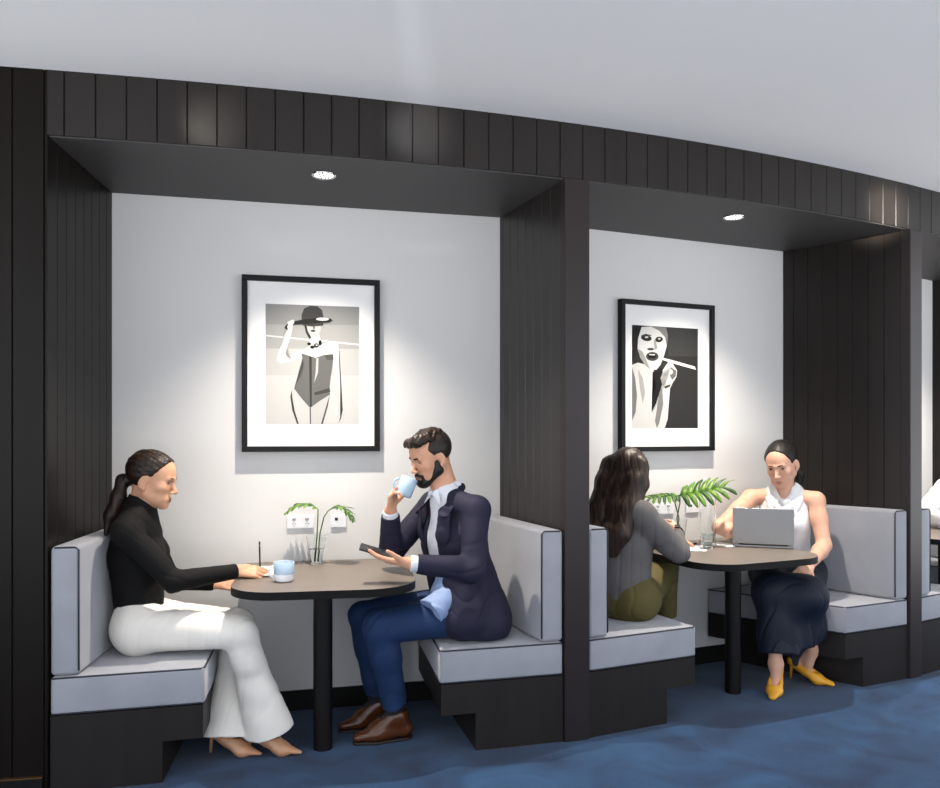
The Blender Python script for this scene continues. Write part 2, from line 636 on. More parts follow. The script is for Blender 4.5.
T1u, T1v = Vector((0.988, 0.155)), Vector((0.155, -0.988))
T1bc = Vector((-0.722, 4.062))
table(T1bc, T1u, T1v, 0.79, 0.79, (-0.652, 3.547), 'taupe booth table with a black edge between the couple in the left booth', (0.2, 0.22))
T2u, T2v = w2.normalized(), Vector((w2.y, -w2.x)).normalized()
T2bc = Vector((1.415, 4.305)) - T2v * 0.525
T2bc = P2RB + T2u * ((T2bc - P2RB).dot(T2u)) + T2v * 0.004
table(T2bc, T2u, T2v, 0.80, 0.80, (1.415, 4.305), 'dark taupe booth table under the open laptop', (0.2, 0.2))
T3u, T3v = w3.normalized(), Vector((w3.y, -w3.x)).normalized()
T3bc = P3RB + T3u * 0.83 + T3v * 0.004
table(T3bc, T3u, T3v, 0.80, 0.80, tuple(T3bc + T3v * 0.525), 'booth table cut off by the right edge of the photo', (0.2, 0.2))
# ------------------------------------------------------------------ pictures, sockets and the things on the tables
def wall_pt(A, B, px):
    """plan point where the sight line of a pixel column meets the wall A-B"""
    s = (px - 470.0) / FPX
    d = B - A
    t = (s * A.y - A.x) / (d.x - s * d.y)
    return A + d * t


_tones = {}


def tone(v):
    v = int(v)
    if v not in _tones:
        _tones[v] = mat('print_tone', (v * .84, v * .838, v * .828), 0.75, spec=0.2)
    return _tones[v]


def ellp(cx, cy, rx, ry, n=20, rot=0.0):
    c, s = math.cos(rot), math.sin(rot)
    return [(cx + rx * math.cos(a) * c - ry * math.sin(a) * s, cy + rx * math.cos(a) * s + ry * math.sin(a) * c) for a in np.linspace(0, 2 * PI, n + 1)[:-1]]


ART1 = [(160, [(135, 160), (485, 160), (485, 240), (135, 240)]), (176, [(135, 240), (485, 240), (485, 330), (135, 330)]), (196, [(135, 330), (485, 330), (485, 430), (135, 430)]),
        (208, [(135, 430), (485, 430), (485, 615), (135, 615)]),
        (238, [(135, 279), (485, 311), (485, 317), (135, 284)]),  # pale streak: reflection on the picture glass, painted into the print
        (226, [(215, 230), (232, 222), (242, 232), (234, 250), (228, 280), (214, 320), (206, 352), (235, 350), (262, 335), (272, 350), (262, 365), (230, 376), (190, 386), (175, 375), (180, 350), (200, 300), (211, 262)]),
        (228, [(375, 305), (400, 308), (406, 340), (408, 400), (412, 460), (416, 520), (418, 560), (412, 590), (404, 605), (400, 598), (408, 575), (398, 580), (390, 575), (388, 560), (396, 545), (400, 520), (392, 460), (388, 400), (382, 350)]),
        (60, [(404, 330), (407, 340), (415, 470), (420, 560), (413, 592), (404, 607), (410, 588), (416, 560), (410, 470)]),
        (226, [(262, 345), (290, 322), (335, 318), (380, 305), (390, 330), (384, 362), (350, 356), (318, 368), (280, 356)]),
        (214, [(296, 282), (332, 276), (338, 300), (336, 324), (290, 326)]),
        (206, [(238, 480), (298, 552), (296, 613), (250, 613), (232, 560), (225, 510), (231, 485)]),
        (198, [(298, 552), (371, 500), (364, 545), (345, 613), (300, 613)]),
        (70, [(231, 485), (225, 510), (232, 560), (250, 613), (256, 613), (240, 560), (232, 512)]),
        (60, [(296, 550), (300, 550), (301, 613), (297, 613)]),
        (80, [(371, 502), (364, 545), (345, 613), (338, 613), (358, 545)]),
        (108, [(265, 348), (280, 352), (318, 364), (350, 353), (383, 350), (385, 365), (380, 400), (374, 440), (370, 480), (372, 502), (335, 525), (298, 553), (265, 515), (239, 480), (250, 455), (268, 425), (276, 395), (270, 365)]),
        (58, [(294, 358), (304, 362), (304, 546), (297, 550)]),
        (196, [(321, 366), (329, 365), (327, 420), (313, 458), (318, 420)]),
        (70, [(312, 495), (371, 477), (373, 492), (316, 505)]),
        (84, [(352, 354), (383, 350), (385, 372), (360, 372)]),
        (205, [(278, 238), (338, 242), (337, 262), (328, 278), (312, 291), (300, 288), (287, 272), (280, 255)]),
        (56, [(276, 240), (284, 242), (290, 268), (302, 288), (296, 294), (282, 270)]),
        (60, ellp(309, 263, 9, 4)), (120, ellp(312, 251, 4, 6)),
        (26, ellp(294, 312, 7, 6)), (26, ellp(306, 324, 8, 6)), (26, ellp(321, 318, 9, 8)), (26, ellp(335, 308, 6, 10)), (235, ellp(322, 317, 4, 3)),
        (70, [(268, 240), (266, 205), (275, 180), (298, 169), (325, 171), (342, 185), (348, 212), (346, 243), (305, 247), (275, 243)]),
        (44, [(203, 252), (213, 238), (245, 226), (270, 221), (345, 212), (375, 217), (382, 224), (370, 231), (330, 234), (270, 236), (240, 240), (213, 260)]),
        (236, ellp(344, 219, 24, 6)),
        (232, [(213, 252), (220, 228), (236, 221), (240, 230), (230, 250), (224, 268)])]
ART2 = [(46, [(135, 155), (421, 155), (421, 640), (135, 640)]), (60, [(285, 160), (421, 160), (421, 300), (290, 300)]), (34, [(135, 160), (180, 163), (165, 200), (158, 240), (150, 290), (135, 330)]),
        (216, [(135, 340), (160, 330), (200, 340), (225, 360), (240, 400), (235, 440), (222, 500), (216, 565), (240, 530), (255, 470), (262, 430), (255, 400), (262, 370), (280, 340), (290, 325), (310, 335), (328, 365), (325, 395), (310, 420), (297, 450), (292, 520), (287, 590), (274, 633), (135, 633)]),
        (120, [(135, 350), (148, 400), (156, 480), (150, 560), (135, 600)]), (170, [(160, 360), (180, 400), (190, 470), (180, 520), (168, 450)]),
        (24, [(222, 372), (240, 365), (258, 352), (266, 372), (256, 400), (262, 430), (252, 470), (236, 520), (218, 556), (222, 500), (238, 430)]),
        (130, [(250, 470), (262, 440), (268, 520), (250, 610), (240, 633), (232, 600)]),
        (108, [(300, 350), (324, 366), (322, 392), (306, 410), (296, 388)]), (230, ellp(300, 372, 9, 12)), (60, [(272, 440), (300, 428), (296, 440), (276, 450)]),
        (224, [(175, 165), (215, 162), (250, 180), (275, 210), (283, 250), (270, 300), (255, 340), (238, 362), (215, 362), (190, 340), (170, 305), (158, 265), (160, 220), (168, 190)]),
        (132, [(210, 160), (280, 166), (287, 200), (285, 245), (276, 212), (250, 182)]),
        (160, [(160, 265), (180, 280), (200, 330), (212, 362), (190, 342), (168, 305)]),
        (38, ellp(195, 216, 23, 14, rot=.2)), (200, ellp(196, 212, 8, 4)), (38, ellp(249, 222, 17, 13, rot=-.2)), (190, ellp(250, 219, 6, 4)),
        (60, [(172, 205), (190, 196), (216, 202), (216, 207), (190, 201), (174, 211)]), (70, ellp(213, 267, 15, 6)), (160, [(226, 226), (234, 224), (242, 262), (230, 272)]),
        (70, ellp(220, 301, 27, 21)), (14, ellp(219, 299, 18, 12)), (232, [(206, 290), (232, 291), (230, 296), (208, 295)]),
        (236, [(262, 306), (300, 316), (406, 347), (411, 362), (300, 330), (262, 316)])]


def picture(A, B, pxl, width, ztop, zbot, win, art, ax0, ax1, ytl, ytr, yb, label):
    d = (B - A).normalized()
    n = Vector((d.y, -d.x))
    p0 = wall_pt(A, B, pxl)
    T, bar = 0.043, 0.027
    e = empty('framed_print', (p0.x + d.x * width / 2, p0.y + d.y * width / 2, zbot), label, 'picture', group='framed black and white prints')
    H = ztop - zbot
    def pt(u, v, off):
        return Vector((p0.x + d.x * u + n.x * off, p0.y + d.y * u + n.y * off, ztop - v))
    bm = bmesh.new()
    d3, n3, z3 = Vector((d.x, d.y, 0)), Vector((n.x, n.y, 0)), Vector((0, 0, 1))
    h = T / 2
    for (u0, u1, v0, v1) in ((0, width, 0, bar), (0, width, H - bar, H), (0, bar, bar, H - bar), (width - bar, width, bar, H - bar)):
        c = pt((u0 + u1) / 2, (v0 + v1) / 2, h + .0006)
        add_obox(bm, c, d3 * (u1 - u0) / 2, n3 * h, z3 * (v1 - v0) / 2, 0.002, 1)
    finish('frame', bm, M['frame'], e)
    bm = bmesh.new()
    add_obox(bm, pt(width / 2, H / 2, .018), d3 * (width / 2 - bar * .9), n3 * .004, z3 * (H / 2 - bar * .9))
    finish('mount_board', bm, M['mount'], e)
    # the print itself: flat tones on one sheet
    u0, u1, v0, v1 = win[0] * width, win[1] * width, win[2] * H, win[3] * H
    bm = bmesh.new()
    ms = []
    off = .0224
    for i, (t, poly) in enumerate(art):
        m = tone(t)
        if m not in ms:
            ms.append(m)
        vs = []
        for x, y in poly:
            a = max(0.0, min(1.0, (x - ax0) / (ax1 - ax0)))
            yt = ytl + (ytr - ytl) * a
            b = max(0.0, min(1.0, (y - yt) / (yb - yt)))
            vs.append(bm.verts.new(pt(u0 + (u1 - u0) * a, v0 + (v1 - v0) * b, off + i * .0001)))
        try:
            f = bm.faces.new(vs)
            f.material_index = ms.index(m)
        except ValueError:
            pass
    me = bpy.data.meshes.new('photograph')
    bmesh.ops.triangulate(bm, faces=bm.faces[:])
    bm.normal_update()
    for f in bm.faces:
        if f.normal.dot(n3) < 0:
            f.normal_flip()
    bm.to_mesh(me)
    bm.free()
    for m in ms:
        me.materials.append(m)
    link('photograph', me, e)
    return e


picture(P1B, P2LB, 242, 0.680, 2.176, 1.302, (.167, .848, .158, .842), ART1, 135, 482, 162, 172, 613,
        'large black-framed print of a posing figure in a hat, on the left booth\'s wall')
picture(P2RB, P3LB, 617.5, 0.668, 2.160, 1.286, (.125, .832, .165, .846), ART2, 135, 421, 155, 172, 633,
        'black-framed print of a face with a long cigarette holder, above the potted leaf'.replace('potted leaf', 'second table'))


def socket(A, B, px0, px1, z0, z1, kind, label):
    d = (B - A).normalized()
    n = Vector((d.y, -d.x))
    a, b = wall_pt(A, B, px0), wall_pt(A, B, px1)
    w = (b - a).length
    d3, n3, z3 = Vector((d.x, d.y, 0)), Vector((n.x, n.y, 0)), Vector((0, 0, 1))
    c = Vector(((a.x + b.x) / 2, (a.y + b.y) / 2, (z0 + z1) / 2))
    e = empty('wall_socket', (c.x, c.y, z0), label, 'socket', group='wall sockets behind the tables')
    bm = bmesh.new()
    add_obox(bm, c + n3 * .0055, d3 * w / 2, n3 * .005, z3 * (z1 - z0) / 2, .003, 2)
    finish('cover_plate', bm, M['white_plastic'], e)
    if kind == 'double':
        for s in (-1, 1):
            bm = bmesh.new()
            add_obox(bm, c + n3 * .0115 + d3 * s * w * .24 + z3 * .014, d3 * .009, n3 * .0018, z3 * .006, .001, 1)
            finish('switch', bm, M['grey_plastic'], e)
            bm = bmesh.new()
            for q in (-1, 1):
                add_obox(bm, c + n3 * .0107 + d3 * (s * w * .24 + q * .006) - z3 * .008, (d3 * .8 + z3 * q * .6) * .0012, n3 * .0006, (z3 * .8 - d3 * q * .6) * .0045)
            add_obox(bm, c + n3 * .0107 + d3 * (s * w * .24) - z3 * .020, d3 * .0012, n3 * .0006, z3 * .0045)
            finish('socket_slots', bm, M['dark'], e)
    else:
        bm = bmesh.new()
        add_obox(bm, c + n3 * .0112 - d3 * .012 + z3 * .010, d3 * .0075, n3 * .0012, z3 * .0075, .001, 1)
        finish('port', bm, M['dark'], e)
    return e


socket(P1B, P2LB, 287, 314, .914, .980, 'double', 'white double wall socket left of the vase in the left booth')
socket(P1B, P2LB, 330.5, 346.6, .914, .980, 'single', 'white square wall socket with a black port, right of the narrow vase')
socket(P2RB, P3LB, 651, 673, .914, .980, 'double', 'white double wall socket behind the big leaves of the second booth')
socket(P2RB, P3LB, 685, 698, .914, .980, 'single', 'white square wall socket behind the tall glass cylinder')


# ---------------- crockery
def cup(c, r, h, label, handle, rot=None, two_tone=False):
    """c: middle of the base"""
    c = Vector(c)
    e = empty('cup', c, label, 'cup')
    R = rot if rot is not None else Matrix.Identity(3)
    bm = bmesh.new()
    t = .0035
    prof = [(0, 0), (r * .80, 0), (r * .90, .004), (r * .96, h * .12), (r * .985, h * .40), (r, h), (r - t * .5, h + .0012), (r - t, h), (r - t - r * .02, h * .4), (r * .82, .008), (0, .006)]
    mis = [1, 1, 1, 1, 0, 0, 0, 0, 0, 0] if two_tone else [0] * 10
    add_lathe(bm, prof, c, 36, rot=R, mis=mis)
    finish('cup_body', bm, [M['cup_blue'], M['cup_white']], e, smooth=True)
    bm = bmesh.new()
    add_lathe(bm, [(0, h * .80), (r * .955, h * .80), (r * .955, h * .79), (0, h * .79)], c, 30, rot=R)
    finish('coffee', bm, M['coffee'], e, smooth=False)
    hd = Vector(handle).normalized()
    bm = bmesh.new()
    pts = []
    for a in np.linspace(-1.35, 1.35, 12):
        p = hd * (r * .93 + math.cos(a) * .026 - .004) + Vector((0, 0, h * .52 + math.sin(a) * h * .30))
        pts.append(c + R @ p)
    add_tube(bm, pts, .0048, 10)
    finish('handle', bm, M['cup_white'] if two_tone else M['cup_blue'], e)
    return e


cup((-.812, 3.490, TZ + .0008), .045, .083, 'pale blue and white cup on the taupe table beside the writing hand', (-.93, -.25, 0), None, True)
mouth = Vector((-.234, 3.67, 1.195))
cz = Vector((.34, .16, .93)).normalized()
cx = Vector((1, 0, 0))
cy = cz.cross(cx).normalized()
cx = cy.cross(cz)
Rc = Matrix((cx, cy, cz)).transposed()
cup((-.305, 3.628, 1.110), .040, .088, 'pale blue cup the bearded man holds to his mouth', (-.9, -.2, 0), Rc)


def slab(name, c, hx, hy, hz, rz, m, label, cat, bevel=.002, group=None, tilt=None):
    R = Matrix.Rotation(rz, 3, 'Z')
    if tilt is not None:
        R = tilt
    bm = bmesh.new()
    c = Vector(c)
    add_obox(bm, c, R @ Vector((hx, 0, 0)), R @ Vector((0, hy, 0)), R @ Vector((0, 0, hz)), bevel, 2)
    o = finish(name, bm, m)
    if label:
        tag(o, label, cat, group)
    return o


# open notebook and pen under the writing hand
ex = empty('notebook', (-.965, 3.70, TZ), 'open notebook with white pages under the writing hand', 'notebook', 0)
for nm, hz, z, s, m in (('cover', .0022, TZ + .003, 1.0, M['dark']), ('pages', .003, TZ + .0085, .95, M['paper'])):
    bm = bmesh.new()
    R = Matrix.Rotation(.14, 3, 'Z')
    add_obox(bm, (-.965, 3.70, z), R @ Vector((.095 * s, 0, 0)), R @ Vector((0, .125 * s, 0)), (0, 0, hz), .001, 1)
    finish(nm, bm, m, ex)
pe = empty('pen', (-.950, 3.615, TZ + .012), 'slim dark pen upright in the writing woman\'s hand', 'pen')
bm = bmesh.new()
pa, pb = Vector((-.946, 3.606, TZ + .0135)), Vector((-.955, 3.628, TZ + .155))
add_tube(bm, [pa, pa.lerp(pb, .1), pa.lerp(pb, .97), pb], [.001, .0038, .0038, .002], 10)
finish('barrel', bm, M['dark'], pe)
bm = bmesh.new()
add_tube(bm, [pa.lerp(pb, .86), pa.lerp(pb, .88)], .0044, 10)
finish('clip_ring', bm, M['chrome'], pe)

# phone in the man's palm
ph_d = Vector((-.93, -.08, .30)).normalized()
ph_s = Vector((0.0, .95, .22))
ph_s = (ph_s - ph_d * ph_s.dot(ph_d)).normalized()
ph_n = ph_d.cross(ph_s)
if ph_n.z < 0: ph_n = -ph_n
phc = Vector((-.405, 3.452, .8865))
pho = empty('phone', phc, 'black phone lying in the bearded man\'s open palm', 'phone')
bm = bmesh.new()
add_obox(bm, phc, ph_d * .073, ph_s * .036, ph_n * .0038, .0034, 3)
finish('case', bm, M['dark'], pho)
bm = bmesh.new()
add_obox(bm, phc + ph_n * .0041, ph_d * .069, ph_s * .033, ph_n * .0004)
finish('screen', bm, M['phone'], pho)


# ---------------- vases and leaves
def glass_vase(c, r0, r1, h, label, name='vase', cat='vase', water=.5, bulge=0.0):
    c = Vector(c)
    e = empty(name, c, label, cat)
    t = .003
    bm = bmesh.new()
    n = 8
    out = [(0, 0)] + [(r0 + (r1 - r0) * k / n + bulge * math.sin(PI * k / n), h * k / n + (.0 if k else 0)) for k in range(n + 1)]
    inn = [(max(r - t, .001), max(z, .008)) for r, z in reversed(out[1:])] + [(0, .008)]
    add_lathe(bm, out + inn, c, 40)
    finish('glass_body', bm, M['glass'], e, smooth=True, angle=60)
    if water:
        bm = bmesh.new()
        rw = r0 + (r1 - r0) * water + bulge * math.sin(PI * water) - t - .0006
        add_lathe(bm, [(0, .0086), (max(r0 - t - .0006, .002), .0086), (rw, h * water), (0, h * water)], c, 36)
        finish('water', bm, M['water'], e, smooth=True, angle=40)
    return e


def pinnate_leaf(stem, rib, length, label, mats, n=9, droop=.5, up=(0, 0, 1), group=None, width=.018, sidev=None, taper=True):
    """stem: points from the vase to the blade; rib: points along the blade's midrib"""
    e = empty('leaf_stem', stem[0], label, 'leaf', group=group)
    bm = bmesh.new()
    add_tube(bm, list(stem) + [rib[0]], [.0032] * len(stem) + [.0026], 8)
    finish('stem', bm, M['stem'], e)
    bm = bmesh.new()
    rib = [Vector(p) for p in rib]
    def at(t):
        f = t * (len(rib) - 1)
        i = min(int(f), len(rib) - 2)
        return rib[i].lerp(rib[i + 1], f - i), (rib[i + 1] - rib[i]).normalized()
    add_tube(bm, [at(t)[0] for t in np.linspace(0, 1, 14)], [.0026 - .0019 * k / 13 for k in range(14)], 6)
    upv = Vector(up)
    for k in range(n):
        t = (k + .3) / n
        p, d = at(t)
        sv = Vector(sidev) if sidev is not None else d.cross(upv)
        sv = (sv - d * sv.dot(d)).normalized()
        L = length * (math.sin(PI * (.18 + .76 * t)) if taper else 1.0)
        for s in (-1, 1):
            pts = []
            m_ = 6
            q = p.copy()
            dirv = (sv * s * .82 + d * .55 + upv * .18).normalized()
            for j in range(m_ + 1):
                pts.append(q.copy())
                dirv = (dirv - upv * droop * .16 + Vector((random.uniform(-.03, .03), random.uniform(-.03, .03), 0))).normalized()
                q = q + dirv * L / m_
            rings = []
            for j, c in enumerate(pts):
                a = (pts[min(j + 1, m_)] - pts[max(j - 1, 0)]).normalized()
                w = width * (math.sin(PI * min(1, .12 + .88 * j / m_)) ** .8 if j < m_ else .03) + .0006
                wv = (d - a * d.dot(a)).normalized()
                nv = a.cross(wv).normalized()
                rings.append([bm.verts.new(c + wv * w / 2), bm.verts.new(c + nv * .0007 + upv * .0), bm.verts.new(c - wv * w / 2), bm.verts.new(c - nv * .0007)])
            for j in range(m_):
                A, B = rings[j], rings[j + 1]
                for i in range(4):
                    f = bm.faces.new((A[i], A[(i + 1) % 4], B[(i + 1) % 4], B[i]))
                    f.material_index = (k + (s > 0)) % 2
            bm.faces.new(rings[0])
            bm.faces.new(list(reversed(rings[-1])))
    finish('blade', bm, mats, e)
    return e


vb = Vector((-.757, 3.94, TZ + .0008))
glass_vase(vb, .026, .050, .135, 'narrow flared glass vase with green stems on the left booth\'s table', water=.55)


def P(px, py, Y):
    return Vector(W(px, py, Y))


pinnate_leaf([vb + Vector((-.006, .0, .012)), P(317, 535, 3.945), P(318, 515, 3.945)],
             [P(318, 509, 3.945), P(311, 503.5, 3.94), P(301, 503.5, 3.93), P(292, 507, 3.92), P(284, 514, 3.91)], .075,
             'drooping green leaf that arches left from the narrow vase', [M['leaf'], M['leaf_dark']], 9, .9, group='leaves in the narrow vase')
pinnate_leaf([vb + Vector((.006, .0, .012)), P(320, 533, 3.935), P(324, 517, 3.93)],
             [P(328, 511, 3.93), P(335, 506, 3.925), P(343, 507, 3.915), P(350, 513, 3.905), P(354, 522, 3.90)], .075,
             'green leaf that arches right from the narrow vase', [M['leaf'], M['leaf_dark']], 9, .6, group='leaves in the narrow vase')


def monstera(stem, base, tip, width, label, mats, normal, group=None):
    """broad cut leaf with deep slits: lobes joined along the midrib"""
    e = empty('monstera_leaf', stem[0], label, 'leaf', group=group)
    bm = bmesh.new()
    add_tube(bm, list(stem) + [base], .0036, 8)
    finish('stem', bm, M['stem'], e)
    base, tip, nv = Vector(base), Vector(tip), Vector(normal).normalized()
    d = (tip - base)
    L = d.length
    d.normalize()
    s_ = nv.cross(d).normalized()
    nv = d.cross(s_).normalized()
    bm = bmesh.new()
    add_tube(bm, [base - d * L * .04, base + d * L * .5 + nv * .008, tip], [.003, .0022, .0008], 6)
    N = 7
    for sgn in (-1, 1):
        for k in range(N):
            t0, t1 = k / N, (k + .98) / N
            wmid = width * (math.sin(PI * min(.97, .20 + .72 * (k + .5) / N)) ** .75)
            sweep = .16 + .45 * (k + .5) / N
            rows = []
            for j in range(6):
                q = j / 5
                a0 = base + d * (L * (t0 + sweep * q * .55 + (.004 if q < .4 else .012) * q)) + s_ * sgn * wmid * q
                a1 = base + d * (L * (t1 + (.2 / N if j < 1 else 0) + sweep * q * .55 - .022 * q * q)) + s_ * sgn * wmid * q
                if j == 5:
                    m_ = a0.lerp(a1, .6) + s_ * sgn * .010
                    a0 = m_.lerp(a0, .35)
                    a1 = m_.lerp(a1, .35)
                dz = nv * (.012 * math.sin(q * PI) - .020 * q * q * (width / .12)) + nv * random.uniform(-.002, .002)
                rows.append((a0 + dz, a0.lerp(a1, .5) + dz + nv * .004, a1 + dz))
            top = [[bm.verts.new(p + nv * .0005) for p in r] for r in rows]
            bot = [[bm.verts.new(p - nv * .0005) for p in r] for r in rows]
            mi = 0 if (k + (sgn > 0)) % 3 else 1
            for j in range(5):
                for i in range(2):
                    for g, rev in ((top, False), (bot, True)):
                        vs = [g[j][i], g[j][i + 1], g[j + 1][i + 1], g[j + 1][i]]
                        f = bm.faces.new(vs[::-1] if rev else vs)
                        f.material_index = mi
                        f.smooth = True
                for i in (0, 2):
                    f = bm.faces.new((top[j][i], top[j + 1][i], bot[j + 1][i], bot[j][i]))
                    f.material_index = mi
            f = bm.faces.new(top[5] + bot[5][::-1])
    finish('blade', bm, mats, e)
    return e


vb2 = Vector((1.196, 4.60, TZ + .0008))
glass_vase(vb2, .032, .052, .15, 'clear glass vase holding the broad cut leaves behind the grey sweater', water=.5)
monstera([vb2 + Vector((.008, 0, .012)), P(677, 518, 4.60), P(680, 503, 4.59)], P(680, 495, 4.58), P(724, 487, 4.50), .110,
         'bright broad cut leaf reaching right above the glass vase', [M['leaf'], M['leaf_dark']], (-.10, -.62, .80), 'leaves in the second vase')
monstera([vb2 + Vector((-.008, 0, .012)), P(679, 518, 4.605), P(675, 503, 4.61)], P(678, 496, 4.61), P(650, 499, 4.56), .075,
         'darker cut leaf reaching left above the glass vase', [M['leaf_dark'], M['leaf']], (-.25, -.30, .92), 'leaves in the second vase')
glass_vase((1.362, 4.585, TZ + .0008), .044, .046, .275, 'tall clear glass cylinder on the second table, left of the laptop', 'carafe', 'carafe', water=.22)
glass_vase((1.315, 4.435, TZ + .0008), .033, .039, .088, 'short clear tumbler in front of the tall glass cylinder', 'tumbler', 'glass', water=.45)
slab('paper_sheet', (1.245, 4.46, TZ + .0014), .075, .105, .0008, -.35, M['paper'], 'white sheet of paper under the hand of the woman in grey', 'paper', 0)
slab('paper_sheet', (1.462, 4.60, TZ + .0014), .060, .085, .0008, .5, M['paper'], 'white crumpled-looking sheet between the tall glass and the laptop'.replace('crumpled-looking ', ''), 'paper', 0)
slab('phone', (1.232, 4.60, TZ + .0055), .036, .072, .0042, -.9, M['phone'], 'dark phone lying by the foot of the clear glass vase', 'phone', .003)

# ---------------- laptop
la, lb = Vector((1.486, 4.525, TZ)), Vector((1.790, 4.418, TZ))
lu = (lb - la).normalized()
lw = (lb - la).length
ln = Vector((-lu.y, lu.x, 0))            # towards the user
lp = empty('laptop', la.lerp(lb, .5), 'open grey laptop, its lid towards us, before the woman in white top', 'laptop')
mid = la.lerp(lb, .5)
bm = bmesh.new()
add_obox(bm, mid + ln * .105 + Vector((0, 0, .0095)), lu * lw / 2, ln * .104, Vector((0, 0, .0075)), .004, 3)
finish('base', bm, M['alu'], lp)
bm = bmesh.new()
add_obox(bm, mid + ln * .085 + Vector((0, 0, .0175)), lu * lw * .44, ln * .05, Vector((0, 0, .0008)))
finish('keyboard', bm, M['dark'], lp)
sd = (Vector((0, 0, 1)) - ln * .10).normalized()
sn = lu.cross(sd)
lid0 = mid + Vector((0, 0, .020)) + ln * .002
bm = bmesh.new()
add_obox(bm, lid0 + sd * .103, lu * lw / 2, sn * .0035, sd * .102, .003, 3)
lid = finish('lid', bm, M['alu'], lp)
bm = bmesh.new()
add_obox(bm, lid0 + sd * .104 + ln * .0042, lu * (lw / 2 - .008), sn * .0006, sd * .093)
finish('screen', bm, M['screen'], lid)
bm = bmesh.new()
add_tube(bm, [lid0 - lu * lw * .4 - Vector((0, 0, .002)), lid0 + lu * lw * .4 - Vector((0, 0, .002))], .0045, 10)
finish('hinge', bm, M['dark'], lp)
# ------------------------------------------------------------------ soft-body modelling: distance fields meshed by surface nets
F32 = np.float32


def V(*a):
    return np.array(a[0] if len(a) == 1 else a, dtype=np.float64)


def nrm(v):
    v = np.asarray(v, dtype=np.float64)
    return v / max(np.linalg.norm(v), 1e-9)


class Prim:
    """one shape of a field: f(P), a bounding ball, a blend width k and an operation (u: union, s: cut, i: keep inside)"""
    def __init__(self, f, c, r, k=0.01, op='u'):
        self.f, self.c, self.r, self.k, self.op = f, np.asarray(c, dtype=np.float64), r, k, op


def cone(a, b, ra, rb, k=0.012, op='u', flat=None, capa=False, capb=False, pw=1.0):
    """round cone; flat = (direction, factor) squeezes the section; cap cuts an end square"""
    a, b = V(a), V(b)
    ba = b - a
    L2 = max(float(ba @ ba), 1e-10)
    L = math.sqrt(L2)
    d = ba / L
    fl = None
    if flat is not None:
        n = nrm(V(flat[0]) - d * float(d @ V(flat[0])))
        fl = (n.astype(F32), flat[1])
    a32, ba32, d32 = a.astype(F32), ba.astype(F32), d.astype(F32)

    def f(P):
        q = P - a32
        t = np.clip(q @ ba32 / L2, 0, 1)
        o = q - t[:, None] * ba32
        r = ra + (t if pw == 1.0 else t ** pw) * (rb - ra)
        if fl is not None:
            h = o @ fl[0]
            o2 = np.einsum('ij,ij->i', o, o) - h * h
            hh = h / fl[1]
            dist = np.sqrt(np.maximum(o2 + hh * hh, 0))
            v = (dist - r) * np.where(np.abs(hh) * 1.0 > np.sqrt(np.maximum(o2, 1e-12)), fl[1] ** 0.7, 1.0)
        else:
            v = np.sqrt(np.einsum('ij,ij->i', o, o)) - r
        if capa:
            v = np.maximum(v, -(q @ d32))
        if capb:
            v = np.maximum(v, (q @ d32) - L)
        return v
    return Prim(f, (a + b) / 2, L / 2 + max(ra, rb) * (1.0 if flat is None else max(1.0, flat[1])), k, op)


def ell(c, r, R=None, k=0.012, op='u'):
    """ellipsoid; R columns are its axes"""
    c = V(c)
    c32 = c.astype(F32)
    R32 = (np.eye(3) if R is None else np.asarray(R)).astype(F32)
    ir = (1.0 / V(r)).astype(F32)
    ir2 = ir * ir

    def f(P):
        q = (P - c32) @ R32
        k0 = np.sqrt(((q * ir) ** 2).sum(1))
        k1 = np.sqrt(((q * ir2) ** 2).sum(1))
        return k0 * (k0 - 1) / np.maximum(k1, 1e-6)
    return Prim(f, c, max(r), k, op)


def box(c, h, R=None, rad=0.005, k=0.006, op='u'):
    c = V(c)
    c32 = c.astype(F32)
    R32 = (np.eye(3) if R is None else np.asarray(R)).astype(F32)
    h32 = (V(h) - rad).astype(F32)

    def f(P):
        q = np.abs((P - c32) @ R32) - h32
        return np.sqrt((np.maximum(q, 0) ** 2).sum(1)) + np.minimum(q.max(1), 0) - rad
    return Prim(f, c, float(np.linalg.norm(h)), k, op)


def plane(p, n, op='s', k=0.004):
    """half space on the side n points to"""
    p32, n32 = V(p).astype(F32), nrm(n).astype(F32)
    return Prim(lambda P: -((P - p32) @ n32), p, 1e9, k, op)


def chain(pts, rads, k=0.012, **kw):
    return [cone(pts[i], pts[i + 1], rads[i], rads[i + 1], k, **kw) for i in range(len(pts) - 1)]


